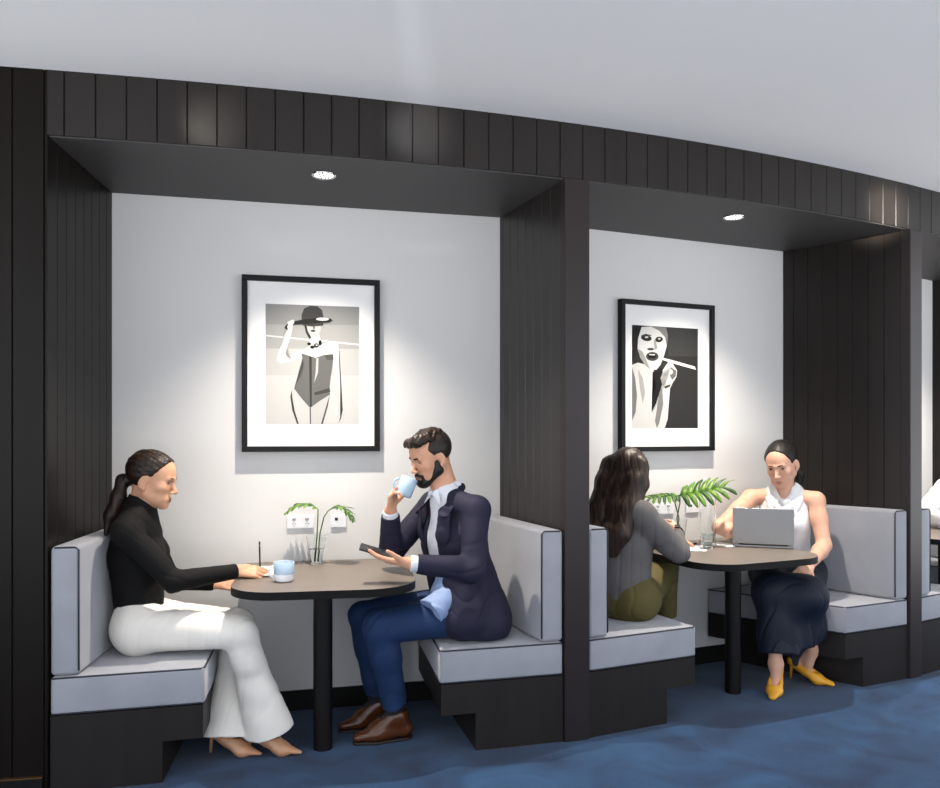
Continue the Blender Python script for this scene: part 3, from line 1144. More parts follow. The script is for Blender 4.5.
class Wave:
    """cloth folds: a sum of ridged waves, strongest near given centres"""
    def __init__(self, seed, amp, wl, spots=None, squash=(1, 1, 1), ridged=False, base=0.25, warp=0.7):
        rng = np.random.RandomState(seed)
        self.k = []
        for i in range(6):
            d = nrm(rng.randn(3) * np.array(squash))
            self.k.append(((d * 2 * PI / (wl * rng.uniform(0.7, 1.5))).astype(F32), rng.uniform(0, 6.28)))
        self.amp, self.spots, self.ridged, self.base, self.warp = amp, spots, ridged, base, warp

    def __call__(self, P):
        s = np.zeros(len(P), dtype=F32)
        ph = self.warp * (np.sin(P @ self.k[4][0] * 0.5 + self.k[4][1]) * 1.1 + np.sin(P @ self.k[5][0] * 0.5 + self.k[5][1]))
        for n, (kv, p0) in enumerate(self.k[:4]):
            w = np.sin(P @ kv + p0 + ph)
            if self.ridged:
                s += 1 - 2 * np.abs(w)
            elif n < 3:
                s += .9 * w
            else:       # narrow creases with soft banks
                s += 2.0 * np.exp(-(w / .30) ** 2) - .6
        s *= 0.25
        g = np.full(len(P), self.base, dtype=F32)
        for c, r in (self.spots or []):
            dd = ((P - V(c).astype(F32)) ** 2).sum(1)
            g += np.exp(-dd / (r * r))
        return s * self.amp * np.minimum(g, 1.3)


def evalf(prims, P, disp=None, cull=None):
    d = np.full(len(P), 0.5, dtype=F32)
    for p in prims:
        if cull is not None and p.r < 1e8:
            if np.linalg.norm(p.c - cull[0]) - p.r > cull[1] + 0.06 + p.k:
                continue
        v = p.f(P).astype(F32)
        if p.op == 'u':
            if p.k > 0:
                h = np.maximum(p.k - np.abs(d - v), 0) / p.k
                d = np.minimum(d, v) - h * h * (p.k * 0.25)
            else:
                d = np.minimum(d, v)
        else:
            if p.op == 's':
                v = -v
            if p.k > 0:
                h = np.maximum(p.k - np.abs(d - v), 0) / p.k
                d = np.maximum(d, v) + h * h * (p.k * 0.25)
            else:
                d = np.maximum(d, v)
    if disp is not None:
        for w in (disp if isinstance(disp, (list, tuple)) else [disp]):
            d = d + w(P)
    return d


def sdf_mesh(name, prims, h=0.004, disp=None):
    """mesh of the zero level, world coordinates"""
    us = [p for p in prims if p.op == 'u']
    lo = np.min([p.c - p.r for p in us], axis=0) - 0.03
    hi = np.max([p.c + p.r for p in us], axis=0) + 0.03
    B = 8
    nb = np.maximum(np.ceil((hi - lo) / (h * B)).astype(int), 1)
    S = nb * B + 1
    bh = h * B
    gi = np.stack(np.meshgrid(*[np.arange(n) for n in nb], indexing='ij'), -1).reshape(-1, 3)
    ctr = (lo + (gi + 0.5) * bh)
    cd = np.empty(len(ctr), dtype=F32)
    # coarse pass in big cells so that far shapes are skipped
    big = 0.16
    key = np.floor((ctr - lo) / big).astype(int)
    kk = key[:, 0] * 100000 + key[:, 1] * 300 + key[:, 2]
    order = np.argsort(kk, kind='stable')
    cuts = np.flatnonzero(np.diff(kk[order])) + 1
    groups = np.split(order, cuts)
    Fd = np.full(S, 0.5, dtype=F32)
    off = np.stack(np.meshgrid(*[np.arange(B + 1)] * 3, indexing='ij'), -1).reshape(-1, 3)
    for g in groups:
        c0 = ctr[g].mean(0)
        rr = float(np.linalg.norm(ctr[g] - c0, axis=1).max()) + bh * 0.9
        cd[g] = evalf(prims, ctr[g].astype(F32), disp, (c0, rr))
        keep = g[np.abs(cd[g]) < bh * 1.35 + 0.012]
        for q in g[np.abs(cd[g]) >= bh * 1.35 + 0.012]:
            i, j, k = gi[q] * B
            if cd[q] < 0:
                Fd[i:i + B + 1, j:j + B + 1, k:k + B + 1] = np.minimum(Fd[i:i + B + 1, j:j + B + 1, k:k + B + 1], cd[q])
        for s in range(0, len(keep), 400):
            kq = keep[s:s + 400]
            idx = (gi[kq] * B)[:, None, :] + off[None]
            P = (lo + idx.reshape(-1, 3) * h).astype(F32)
            v = evalf(prims, P, disp, (c0, rr)).reshape(len(kq), -1)
            ii = idx.reshape(-1, 3)
            Fd[ii[:, 0], ii[:, 1], ii[:, 2]] = v.ravel()
    Fd[Fd == 0] = 1e-6
    In = Fd < 0
    c = np.zeros(np.array(S) - 1, dtype=np.int8)
    for a in (0, 1):
        for b in (0, 1):
            for d in (0, 1):
                c += In[a:S[0] - 1 + a, b:S[1] - 1 + b, d:S[2] - 1 + d]
    act = (c > 0) & (c < 8)
    I, J, K = np.nonzero(act)
    n = len(I)
    vid = np.full(act.shape, -1, dtype=np.int32)
    vid[I, J, K] = np.arange(n)
    acc = np.zeros((n, 3))
    cnt = np.zeros(n)
    cor = {}
    for a in (0, 1):
        for b in (0, 1):
            for d in (0, 1):
                cor[a, b, d] = Fd[I + a, J + b, K + d]
    for ax in range(3):
        for u in (0, 1):
            for w in (0, 1):
                p0 = [u, w]
                p0.insert(ax, 0)
                p1 = [u, w]
                p1.insert(ax, 1)
                f0, f1 = cor[tuple(p0)], cor[tuple(p1)]
                m = (f0 < 0) != (f1 < 0)
                t = f0[m] / (f0[m] - f1[m])
                q = np.tile(np.array(p0, dtype=float), (m.sum(), 1))
                q[:, ax] = t
                acc[m] += q
                cnt[m] += 1
    pos = lo + (np.stack([I, J, K], 1) + acc / cnt[:, None]) * h
    quads = []
    for ax in range(3):
        sl0 = [slice(1, -1)] * 3
        sl1 = [slice(1, -1)] * 3
        sl0[ax] = slice(0, -1)
        sl1[ax] = slice(1, None)
        A, Bm = In[tuple(sl0)], In[tuple(sl1)]
        e = np.argwhere(A != Bm)
        inside0 = A[A != Bm]
        o = np.ones(3, dtype=int)
        o[ax] = 0
        e = e + o
        b1, b2 = [x for x in range(3) if x != ax]
        def cell(d1, d2):
            q = e.copy()
            q[:, b1] += d1
            q[:, b2] += d2
            return vid[q[:, 0], q[:, 1], q[:, 2]]
        qd = np.stack([cell(-1, -1), cell(0, -1), cell(0, 0), cell(-1, 0)], 1)
        flip = inside0 if ax != 1 else ~inside0
        qd[~flip] = qd[~flip][:, ::-1]
        quads.append(qd)
    quads = np.concatenate(quads)
    # one pass of smoothing along the surface keeps the grid from showing
    for lam in (0.5, -0.52, 0.5):
        sm = np.zeros_like(pos)
        ct = np.zeros(n)
        for a, b in ((0, 1), (1, 2), (2, 3), (3, 0)):
            for x, y in ((a, b), (b, a)):
                for k in range(3):
                    sm[:, k] += np.bincount(quads[:, x], pos[quads[:, y], k], n)
                ct += np.bincount(quads[:, x], minlength=n)
        pos = pos + lam * (sm / np.maximum(ct, 1)[:, None] - pos)
    me = bpy.data.meshes.new(name)
    me.vertices.add(n)
    me.vertices.foreach_set('co', pos.astype(F32).ravel())
    m = len(quads)
    me.loops.add(m * 4)
    me.loops.foreach_set('vertex_index', quads.astype(np.int32).ravel())
    me.polygons.add(m)
    me.polygons.foreach_set('loop_start', np.arange(0, m * 4, 4, dtype=np.int32))
    me.polygons.foreach_set('use_smooth', np.ones(m, dtype=bool))
    me.update(calc_edges=True)
    return me, pos, quads


def soft(name, prims, m, parent=None, h=0.004, disp=None, paint=None):
    """paint(centres) -> material index per face"""
    me, pos, quads = sdf_mesh(name, prims, h, disp)
    ms = m if isinstance(m, (list, tuple)) else [m]
    for x in ms:
        me.materials.append(x)
    if paint is not None:
        me.polygons.foreach_set('material_index', paint(pos[quads].mean(1)).astype(np.int32))
    if parent is None:
        o = link(name, me)
        return recenter(o)
    return link(name, me, parent)


# ------------------------------------------------------------------ anatomy
def frame_of(fwd, pitch=0.0, roll=0.0):
    """columns: right, forward, up; pitch > 0 looks down"""
    f = nrm(V(fwd[0], fwd[1], 0))
    r = np.cross(f, (0, 0, 1.0))
    p = math.radians(pitch)
    f2 = f * math.cos(p) - V(0, 0, 1) * math.sin(p)
    u2 = np.cross(r, f2)
    q = math.radians(roll)
    r3 = r * math.cos(q) + u2 * math.sin(q)
    u3 = np.cross(r3, f2)
    return np.stack([r3, f2, u3], 1)


class Head:
    def __init__(self, c, fwd, pitch=0, roll=0, s=1.0):
        self.c, self.R, self.s = V(c), frame_of(fwd, pitch, roll), s

    def w(self, x, y, z):
        return self.c + self.R @ (V(x, y, z) * self.s)

    def local(self, P):
        return (P - self.c) @ self.R / self.s

    def e(self, c, r, k=0.012, op='u', tilt=None):
        R = self.R if tilt is None else self.R @ tilt
        return ell(self.w(*c), V(r) * self.s, R, k * self.s, op)

    def k(self, a, b, ra, rb, k=0.012, op='u', flat=None):
        return cone(self.w(*a), self.w(*b), ra * self.s, rb * self.s, k * self.s, op,
                    None if flat is None else (self.R @ V(flat[0]), flat[1]))

    def pl(self, p, n, op='s', k=0.006):
        return plane(self.w(*p), self.R @ V(n), op, k * self.s)

    def skull(self, male=False):
        j = 1.08 if male else 1.0
        P = [self.e((0, -.014, .032), (.0735, .093, .084), .01),
             self.e((0, .03, .035), (.061, .055, .06), .02),
             self.e((0, .028, -.03), (.058, .054, .078), .03)]
        for s in (-1, 1):
            P += [self.k((s * .049 * j, .0, -.055), (s * .014 * j, .064, -.096), .019, .016, .025),
                  self.e((s * .037, .056, -.026), (.019, .018, .017), .030),
                  self.k((s * .034, .074, .0165), (s * .008, .083, .0145), .0085, .0085, .012)]
        for s in (-1, 1):
            P += [self.e((s * .029, .056, -.070), (.020, .020, .024), .022)]
        P += [self.e((0, .07, -.098), (.017 * j, .016, .013), .014)]
        for s in (-1, 1):
            P += [self.e((s * .031, .089, .0005), (.017, .0125, .0085), .010, 's')]
        P += [self.k((0, .082, .006), (0, .1015, -.034), .0065, .0092, .010),
              self.e((0, .1045, -.0375), (.0085, .0085, .0075), .006)]
        for s in (-1, 1):
            P += [self.e((s * .0105, .0935, -.040), (.0075, .009, .0065), .005)]
        # lips
        P += [self.e((0, .0815, -.071), (.021, .010, .012), .012)]
        for s in (-1, 1):
            P += [self.k((s * .0015, .0890, -.0660), (s * .018, .0805, -.070), .0040, .0022, .005)]
        P += [self.k((-.012, .0835, -.0775), (.0, .0880, -.0775), .0036, .0048, .005),
              self.k((.012, .0835, -.0775), (.0, .0880, -.0775), .0036, .0048, .005)]
        # ears
        for s in (-1, 1):
            t = np.array(Matrix.Rotation(s * 0.35, 3, 'Z')) @ np.array(Matrix.Rotation(-0.2, 3, 'X'))
            P += [self.e((s * .0735, -.012, -.012), (.0072, .0165, .0285), .006, 'u', t),
                  self.e((s * .081, -.006, -.008), (.006, .010, .017), .005, 's', t),
                  self.e((s * .0715, -.004, -.038), (.006, .009, .010), .006)]
        return P

    def paint(self, base=0):
        """lips get slot 1, nostrils and lash-line tones stay with the skin"""
        def f(C):
            q = self.local(C)
            x, y, z = np.abs(q[:, 0]), q[:, 1], q[:, 2]
            out = np.full(len(C), base, dtype=np.int32)
            up = (x < .0185) & (y > .072) & (z > -.0712) & (z < -.0632 + -.0045 * np.clip(x / .02, 0, 1) ** 2 * 1.6 - .002 * (x < .003))
            dn = (x < .0165) & (y > .072) & (z <= -.0712) & (z > -.0825 + .010 * (x / .0165) ** 2)
            out[up | dn] = 1
            return out
        return f

    def eyes(self, parent, iris, lid, gaze=-0.25, openness=0.35):
        """eyeballs under lowered lids, one child per eye"""
        for s in (-1, 1):
            bm = bmesh.new()
            bmesh.ops.create_uvsphere(bm, u_segments=28, v_segments=20, radius=1.0)
            c = self.w(s * .031, .0675, .0005)
            r = .0128 * self.s
            g = nrm(V(0, math.cos(gaze), math.sin(gaze)))
            for f in bm.faces:
                p = np.array(f.calc_center_median())
                p = p / np.linalg.norm(p)
                a = math.degrees(math.atan2(p[2], p[1]))
                ang = math.degrees(math.acos(max(-1, min(1, float(p @ g)))))
                lidline = -22 + openness * 60
                if a > lidline + 15 or p[1] < 0:
                    f.material_index = 2
                elif a > lidline:
                    f.material_index = 1
                elif a < -27:
                    f.material_index = 2
                elif ang < 27:
                    f.material_index = 1
                else:
                    f.material_index = 0
                f.smooth = True
            for v in bm.verts:
                p = np.array(v.co)
                kx = 1.0
                q = self.R @ (p * V(1.12, 1.0, 0.95)) * r * kx
                v.co = Vector(c + q)
            finish('eye', bm, [M['eye_white'], iris, lid], parent, smooth=True)

    def brows(self, parent, m, th=.0026, z0=.0165):
        for s in (-1, 1):
            pts = [self.w(s * x, y, z) for x, y, z in ((.011, .0915, z0 + .0015), (.021, .0885, z0 + .0035), (.033, .083, z0 + .0040), (.046, .0705, z0 - .001))]
            bm = bmesh.new()
            add_tube(bm, pts, [th * .8 * self.s, th * self.s, th * .95 * self.s, th * .4 * self.s], 8)
            finish('eyebrow', bm, m, parent)


def hand(wr, d, n, side, curl, s=1.0, spread=0.06, thumb=(0.5, 0.75, 0.35), tcurl=0.3, k0=0.014):
    """wr: wrist, d: where the fingers point, n: where the palm faces, side: direction towards the thumb (+1: cross(n, d))
    curl: per finger bend (radians per joint)"""
    wr, d, n = V(wr), nrm(d), V(n)
    n = nrm(n - d * float(n @ d))
    a = np.cross(n, d) * side          # towards the thumb
    P = []
    kn = []
    for i, (off, ln) in enumerate(((.028, .088), (.0095, .092), (-.0095, .088), (-.027, .080))):
        p = wr + (d * ln + a * off) * s
        kn.append(p)
        P.append(cone(wr + (d * .012 + a * off * .55) * s, p, .0155 * s, .0115 * s, k0 if i == 0 else .012, flat=(n, .85)))
    P.append(cone(wr + (d * .018 + a * .014) * s, wr + (d * .055 + a * .030) * s, .016 * s, .012 * s, .014))
    lens = ((.042, .026, .021), (.046, .030, .022), (.043, .028, .022), (.034, .021, .019))
    for i in range(4):
        c = curl[i] if hasattr(curl, '__len__') else curl
        ang = 0.0
        dd0 = nrm(d + a * (1.5 - i) * spread)
        p = kn[i]
        r = (.0092, .0095, .0090, .0080)[i] * s
        for j in range(3):
            ang += c * (0.8 if j == 0 else 1.0 if j == 1 else 0.7)
            dd = dd0 * math.cos(ang) + n * math.sin(ang)
            q = p + dd * lens[i][j] * s
            P.append(cone(p, q, r * (1 - .07 * j), r * (1 - .07 * (j + 1)), .0035 if j else .006))
            p = q
    b = wr + (d * .022 + a * .020) * s
    td = nrm(d * thumb[0] + a * thumb[1] + n * thumb[2])
    q = b + td * .042 * s
    P.append(cone(b, q, .0145 * s, .0112 * s, .010))
    td2 = nrm(td * math.cos(tcurl) + (d * .8 + n * .3 - a * .3) * math.sin(tcurl))
    q2 = q + td2 * .033 * s
    P.append(cone(q, q2, .0108 * s, .0095 * s, .004))
    td3 = nrm(td2 * math.cos(tcurl * .6) + (d * .7 - a * .4) * math.sin(tcurl * .6))
    P.append(cone(q2, q2 + td3 * .024 * s, .0097 * s, .0078 * s, .003))
    return P


def skin_mat(name, rgb, rgb2):
    m = mat(name, rgb, 0.5, rgb2=rgb2, vscale=(22, 22, 22), spec=0.35, bump=0.04, bscale=300)
    b = m.node_tree.nodes['Principled BSDF']
    b.inputs['Subsurface Weight'].default_value = 0.08
    b.inputs['Subsurface Radius'].default_value = (0.012, 0.005, 0.003)
    b.inputs['Subsurface Scale'].default_value = 0.5
    return m


M['eye_white'] = mat('eye_white', (214, 208, 202), 0.3)
M['eye_dark'] = mat('dark_eye', (24, 15, 12), 0.25)
# ------------------------------------------------------------------ people
UP = V(0, 0, 1)
M['skin_a'] = skin_mat('skin_tan', (196, 146, 116), (206, 158, 128))
M['skin_b'] = skin_mat('skin_warm', (198, 146, 118), (208, 158, 130))
M['skin_d'] = skin_mat('skin_fair', (206, 158, 134), (216, 170, 146))
M['lip_a'] = mat('lips_rose', (160, 88, 78), 0.4)
M['lip_b'] = mat('lips_pale', (176, 116, 104), 0.45)
M['lid'] = mat('eyelid', (170, 118, 94), 0.5)
M['hair_dark'] = hair_mat('dark_brown_hair', (20, 13, 10), (52, 36, 27))
M['hair_long'] = hair_mat('long_brown_hair', (26, 17, 13), (62, 45, 36), 50)
M['hair_black'] = hair_mat('black_hair', (12, 10, 10), (34, 28, 26))
M['hair_short'] = hair_mat('clipped_hair', (30, 24, 22), (52, 42, 36), 160)
M['beard'] = hair_mat('beard_hair', (18, 14, 13), (38, 30, 26), 160)
M['brow'] = mat('eyebrow_hair', (34, 22, 17), 0.7)
M['black_knit'] = mat('black_knit', (11, 10, 10), 0.8, var=0.1, vscale=(30, 30, 30), bump=0.1, bscale=400, spec=0.25)
M['white_cloth'] = mat('white_trouser_cloth', (222, 217, 210), 0.8, var=0.02, vscale=(10, 10, 10), bump=0.08, bscale=300)
M['white_blouse'] = mat('white_blouse_cloth', (226, 226, 228), 0.7, bump=0.06, bscale=300)
M['white_shirt'] = mat('white_shirt_cloth', (212, 214, 220), 0.75, bump=0.06, bscale=300)
M['shirt_tail'] = mat('pale_blue_shirt_cloth', (138, 158, 196), 0.75, bump=0.06, bscale=300)
M['navy_jacket'] = mat('navy_jacket_wool', (32, 31, 50), 0.75, var=0.10, vscale=(12, 12, 12), bump=0.10, bscale=400, spec=0.3)
M['blue_trousers'] = mat('blue_trouser_cloth', (14, 42, 80), 0.8, var=0.08, vscale=(14, 14, 14), bump=0.08, bscale=350)
M['grey_sweater'] = mat('grey_sweater_knit', (92, 89, 89), 0.85, var=0.06, vscale=(20, 20, 20), bump=0.14, bscale=320, spec=0.25)
M['olive'] = mat('olive_trouser_cloth', (82, 74, 36), 0.8, var=0.06, vscale=(16, 16, 16), bump=0.08, bscale=300)
M['navy_skirt'] = mat('navy_skirt_cloth', (17, 24, 40), 0.6, var=0.08, vscale=(10, 10, 10), bump=0.04, bscale=200, spec=0.35)
M['nude_leather'] = mat('nude_leather', (186, 138, 104), 0.28, spec=0.6)
M['yellow_leather'] = mat('mustard_leather', (224, 160, 44), 0.35)
M['brown_leather'] = mat('brown_leather', (78, 42, 21), 0.25, spec=0.6, var=0.1, vscale=(20, 20, 20))
M['lace'] = mat('waxed_lace', (150, 120, 95), 0.35)
M['sole'] = mat('dark_sole', (34, 24, 20), 0.5)
M['sock'] = mat('dark_sock', (24, 25, 29), 0.85)
M['watch'] = mat('black_watch', (16, 16, 17), 0.3)


def lerp(a, b, t):
    return V(a) * (1 - t) + V(b) * t


def torso(P, Cc, N, lat, front, wid=1.0, male=False):
    """pelvis, chest and neck points -> trunk shapes"""
    lat, front, P, Cc, N = V(lat), V(front), V(P), V(Cc), V(N)
    fl = (front, 0.72)
    o = [cone(P - lat * .075 * wid, P + lat * .075 * wid, .098 * wid, .098 * wid, .03),
         cone(P + UP * .02, lerp(P, Cc, .5), .128 * wid, .112 * wid, .05, flat=fl),
         cone(lerp(P, Cc, .5), Cc, .112 * wid, .135 * wid, .05, flat=fl),
         cone(Cc, lerp(Cc, N, .55), .135 * wid, .105 * wid, .05, flat=fl)]
    return o


def shoe_pump(name, ank, toe, m, parent, heel_h=0.075, sole_z=0.004, opening=.58, tip_r=.010):
    """pointed court shoe with a slim heel"""
    ank, toe = V(ank), V(toe)
    f = toe - ank
    f[2] = 0
    f = nrm(f)
    lat = np.cross(f, UP)
    heel = V(toe[0], toe[1], 0) - f * 0.215 + UP * (heel_h + .030 + sole_z)
    ball = V(toe[0], toe[1], 0) - f * 0.085 + UP * (.026 + sole_z)
    tip = V(toe[0], toe[1], 0) + UP * (.013 + sole_z)
    ps = [cone(heel, lerp(heel, ball, .55), .032, .033, .02, flat=(UP, 1.0)),
          cone(lerp(heel, ball, .5), ball, .032, .040, .02, flat=(UP, .62)),
          cone(ball, tip - f * max(0, tip_r - .01), .039, tip_r, .015, flat=(UP, .66))]
    ps += [cone(lerp(heel, ball, .74) + UP * .010, ball + UP * .002, .036, .037, .015, flat=(UP, .8))]
    # opening for the foot
    up = nrm(np.cross(lat, ball - heel))
    ps += [cone(heel + up * .03, lerp(heel, ball, opening) + up * .036, .028, .027, .006, 's')]
    soft(name, ps, m, parent, 0.0035)
    bm = bmesh.new()
    hb = heel - f * .006
    add_tube(bm, [hb + V(0, 0, -.012), hb * .6 + V(hb[0], hb[1], 0) * .4 - f * .012 * .4, V(hb[0], hb[1], sole_z) - f * .010], [.019, .0085, .0055], 12)
    finish('heel', bm, m, parent)
    return heel, ball, tip


def bare_foot(ank, toe, heel_h=0.075, sole_z=0.004):
    ank, toe = V(ank), V(toe)
    f = toe - ank
    f[2] = 0
    f = nrm(f)
    heel = V(toe[0], toe[1], 0) - f * 0.210 + UP * (heel_h + .034 + sole_z)
    ball = V(toe[0], toe[1], 0) - f * 0.090 + UP * (.028 + sole_z)
    return [cone(ank, heel, .030, .026, .02), cone(ank, lerp(heel, ball, .60) + UP * .006, .033, .024, .03),
            cone(heel, lerp(heel, ball, .8), .024, .022, .02, flat=(UP, .7))]


# ============================================================ woman in black turtleneck and white trousers
def woman_writing():
    fwd = nrm((.97, .23, 0))
    rt = np.cross(fwd, UP)
    Pv = V(-1.440, 3.50, .560)
    Cc = V(-1.462, 3.50, .865)
    N = V(-1.447, 3.50, 1.045)
    H = Head((-1.392, 3.505, 1.196), (.99, .05), 12, 0, 1.05)
    shR, elR, wrR = V(-1.440, 3.345, .985), V(-1.245, 3.36, .775), V(-1.035, 3.54, .785)
    shL, elL, wrL = V(-1.505, 3.655, .985), V(-1.385, 3.70, .715), V(-1.235, 3.84, .672)
    hipR, knR, anR, toR = Pv + rt * .085, V(-.985, 3.42, .548), V(-.862, 3.475, .125), V(-.735, 3.46, .02)
    hipL, knL, anL, toL = Pv - rt * .085, V(-1.045, 3.60, .535), V(-1.035, 3.47, .125), V(-.905, 3.445, .02)
    body = H.skull()
    body += [cone(H.w(0, -.022, -.055), N + fwd * .0, .050, .056, .03), cone(N, lerp(N, Cc, .4), .056, .08, .03)]
    body += torso(Pv, Cc, N, rt, fwd, .9)
    for sh, el, wr in ((shR, elR, wrR), (shL, elL, wrL)):
        body += [cone(N, sh, .05, .05, .03), cone(sh, el, .046, .036, .02), cone(el, wr, .036, .0255, .02)]
    for hp, kn, an, to in ((hipR, knR, anR, toR), (hipL, knL, anL, toL)):
        body += [cone(hp, kn, .078, .054, .03), cone(kn, an, .05, .032, .02)]
        body += bare_foot(an, to)
    body += hand(wrR, (.88, .42, -.10), (-.25, .55, -.80), -1, (.34, .38, .42, .46), .95, thumb=(.85, .40, .35), tcurl=.3)
    body += hand(wrL, (.98, .05, .04), (.05, .35, -.95), 1, .16, .92, thumb=(.92, .35, .10), tcurl=.1)
    b = soft('person', body, [M['skin_a'], M['lip_a']], None, 0.0032, None, H.paint())
    tag(b, 'woman in black turtleneck and white flared trousers writing at the table', 'person')
    H.eyes(b, M['eye_dark'], M['lid'], -.5, .22)
    H.brows(b, M['brow'])
    # hair drawn back into a low ponytail
    hr = [H.e((0, -.017, .033), (.0785, .098, .089), .01), H.e((0, .02, .045), (.068, .066, .057), .02),
          H.pl((0, .066, .085), (0, .80, -.56), 's', .006), H.pl((0, 0, -.062), (0, .3, -1), 's', .01),
          H.e((.078, .005, -.02), (.02, .034, .040), .004, 's'), H.e((-.078, .005, -.02), (.02, .034, .040), .004, 's')]
    soft('hair', hr, M['hair_dark'], b, 0.0035, Wave(3, .0045, .026, None, (.10, 1, .8), base=.8, warp=.3))
    pt = [H.w(0, -.088, -.022), H.w(0, -.118, -.030), V(-1.528, 3.478, 1.12), V(-1.552, 3.455, 1.04), V(-1.562, 3.435, .965)]
    soft('ponytail', chain(pt, [.026, .024, .030, .027, .010], .02), M['hair_dark'], b, 0.0035, Wave(5, .0022, .03, None, (1, 1, .05), base=.6, warp=.2))
    bm = bmesh.new()
    add_tube(bm, [H.w(.0245 * math.cos(a), -.106, -.027 + .0245 * math.sin(a)) for a in np.linspace(0, 2 * PI, 17)[:-1]], .005, 8, closed=True)
    finish('hair_tie', bm, M['black_knit'], b)
    # turtleneck sweater
    sw = [cone(H.w(0, -.024, -.078), N, .0555, .064, .02, capa=True)]
    sw += [cone(N, lerp(N, Cc, .4), .064, .095, .04)]
    sw += [cone(lerp(Pv, Cc, .27), lerp(Pv, Cc, .55), .121, .118, .04, flat=(fwd, .78), capa=True),
           cone(lerp(Pv, Cc, .5), Cc, .116, .134, .05, flat=(fwd, .78)), cone(Cc, lerp(Cc, N, .5), .134, .10, .05, flat=(fwd, .78))]
    for s in (-1, 1):
        sw += [ell(Cc + fwd * .075 + rt * s * .068 + UP * -.002, (.056, .056, .056), None, .05)]
    fold = []
    for sh, el, wr in ((shR, elR, wrR), (shL, elL, wrL)):
        sw += [cone(N + (sh - N) * .3, sh, .062, .058, .04), cone(sh, el, .058, .045, .025), cone(el, wr, .045, .033, .02, capb=True)]
        fold += [(el, .07), (sh + (Cc - sh) * .3, .10)]
    fold += [(lerp(Pv, Cc, .3), .12)]
    soft('sweater', sw, M['black_knit'], b, 0.004, Wave(11, .008, .10, fold, base=.1))
    # flared white trousers
    tr = [cone(Pv - rt * .072, Pv + rt * .072, .112, .112, .03), cone(Pv, lerp(Pv, Cc, .36), .130, .110, .05, flat=(fwd, .80), capb=True)]
    hems = {}
    for hp, kn, an, hem in ((hipR, knR, anR, V(-.868, 3.47, .098)), (hipL, knL, anL, V(-1.045, 3.46, .085))):
        tr += [cone(hp, kn, .096, .070, .03), cone(kn, lerp(kn, hem, .3), .069, .066, .02),
               cone(lerp(kn, hem, .28), hem, .064, .108, .02, flat=(rt, .75), capb=True)]
    tr += [plane((0, 0, .082), (0, 0, -1), 's', .0)]
    fold = [(knR, .10), (knL, .10), (Pv + fwd * .12 + UP * .06, .10), (hipR + fwd * .12, .10), (lerp(knR, anR, .7), .12)]
    soft('trousers', tr, M['white_cloth'], b, 0.0045, Wave(21, .011, .13, fold, (1, 1, .5), base=.12))
    for an, to in ((anR, toR), (anL, toL)):
        shoe_pump('court_shoe', an, to, M['nude_leather'], b)
    return b


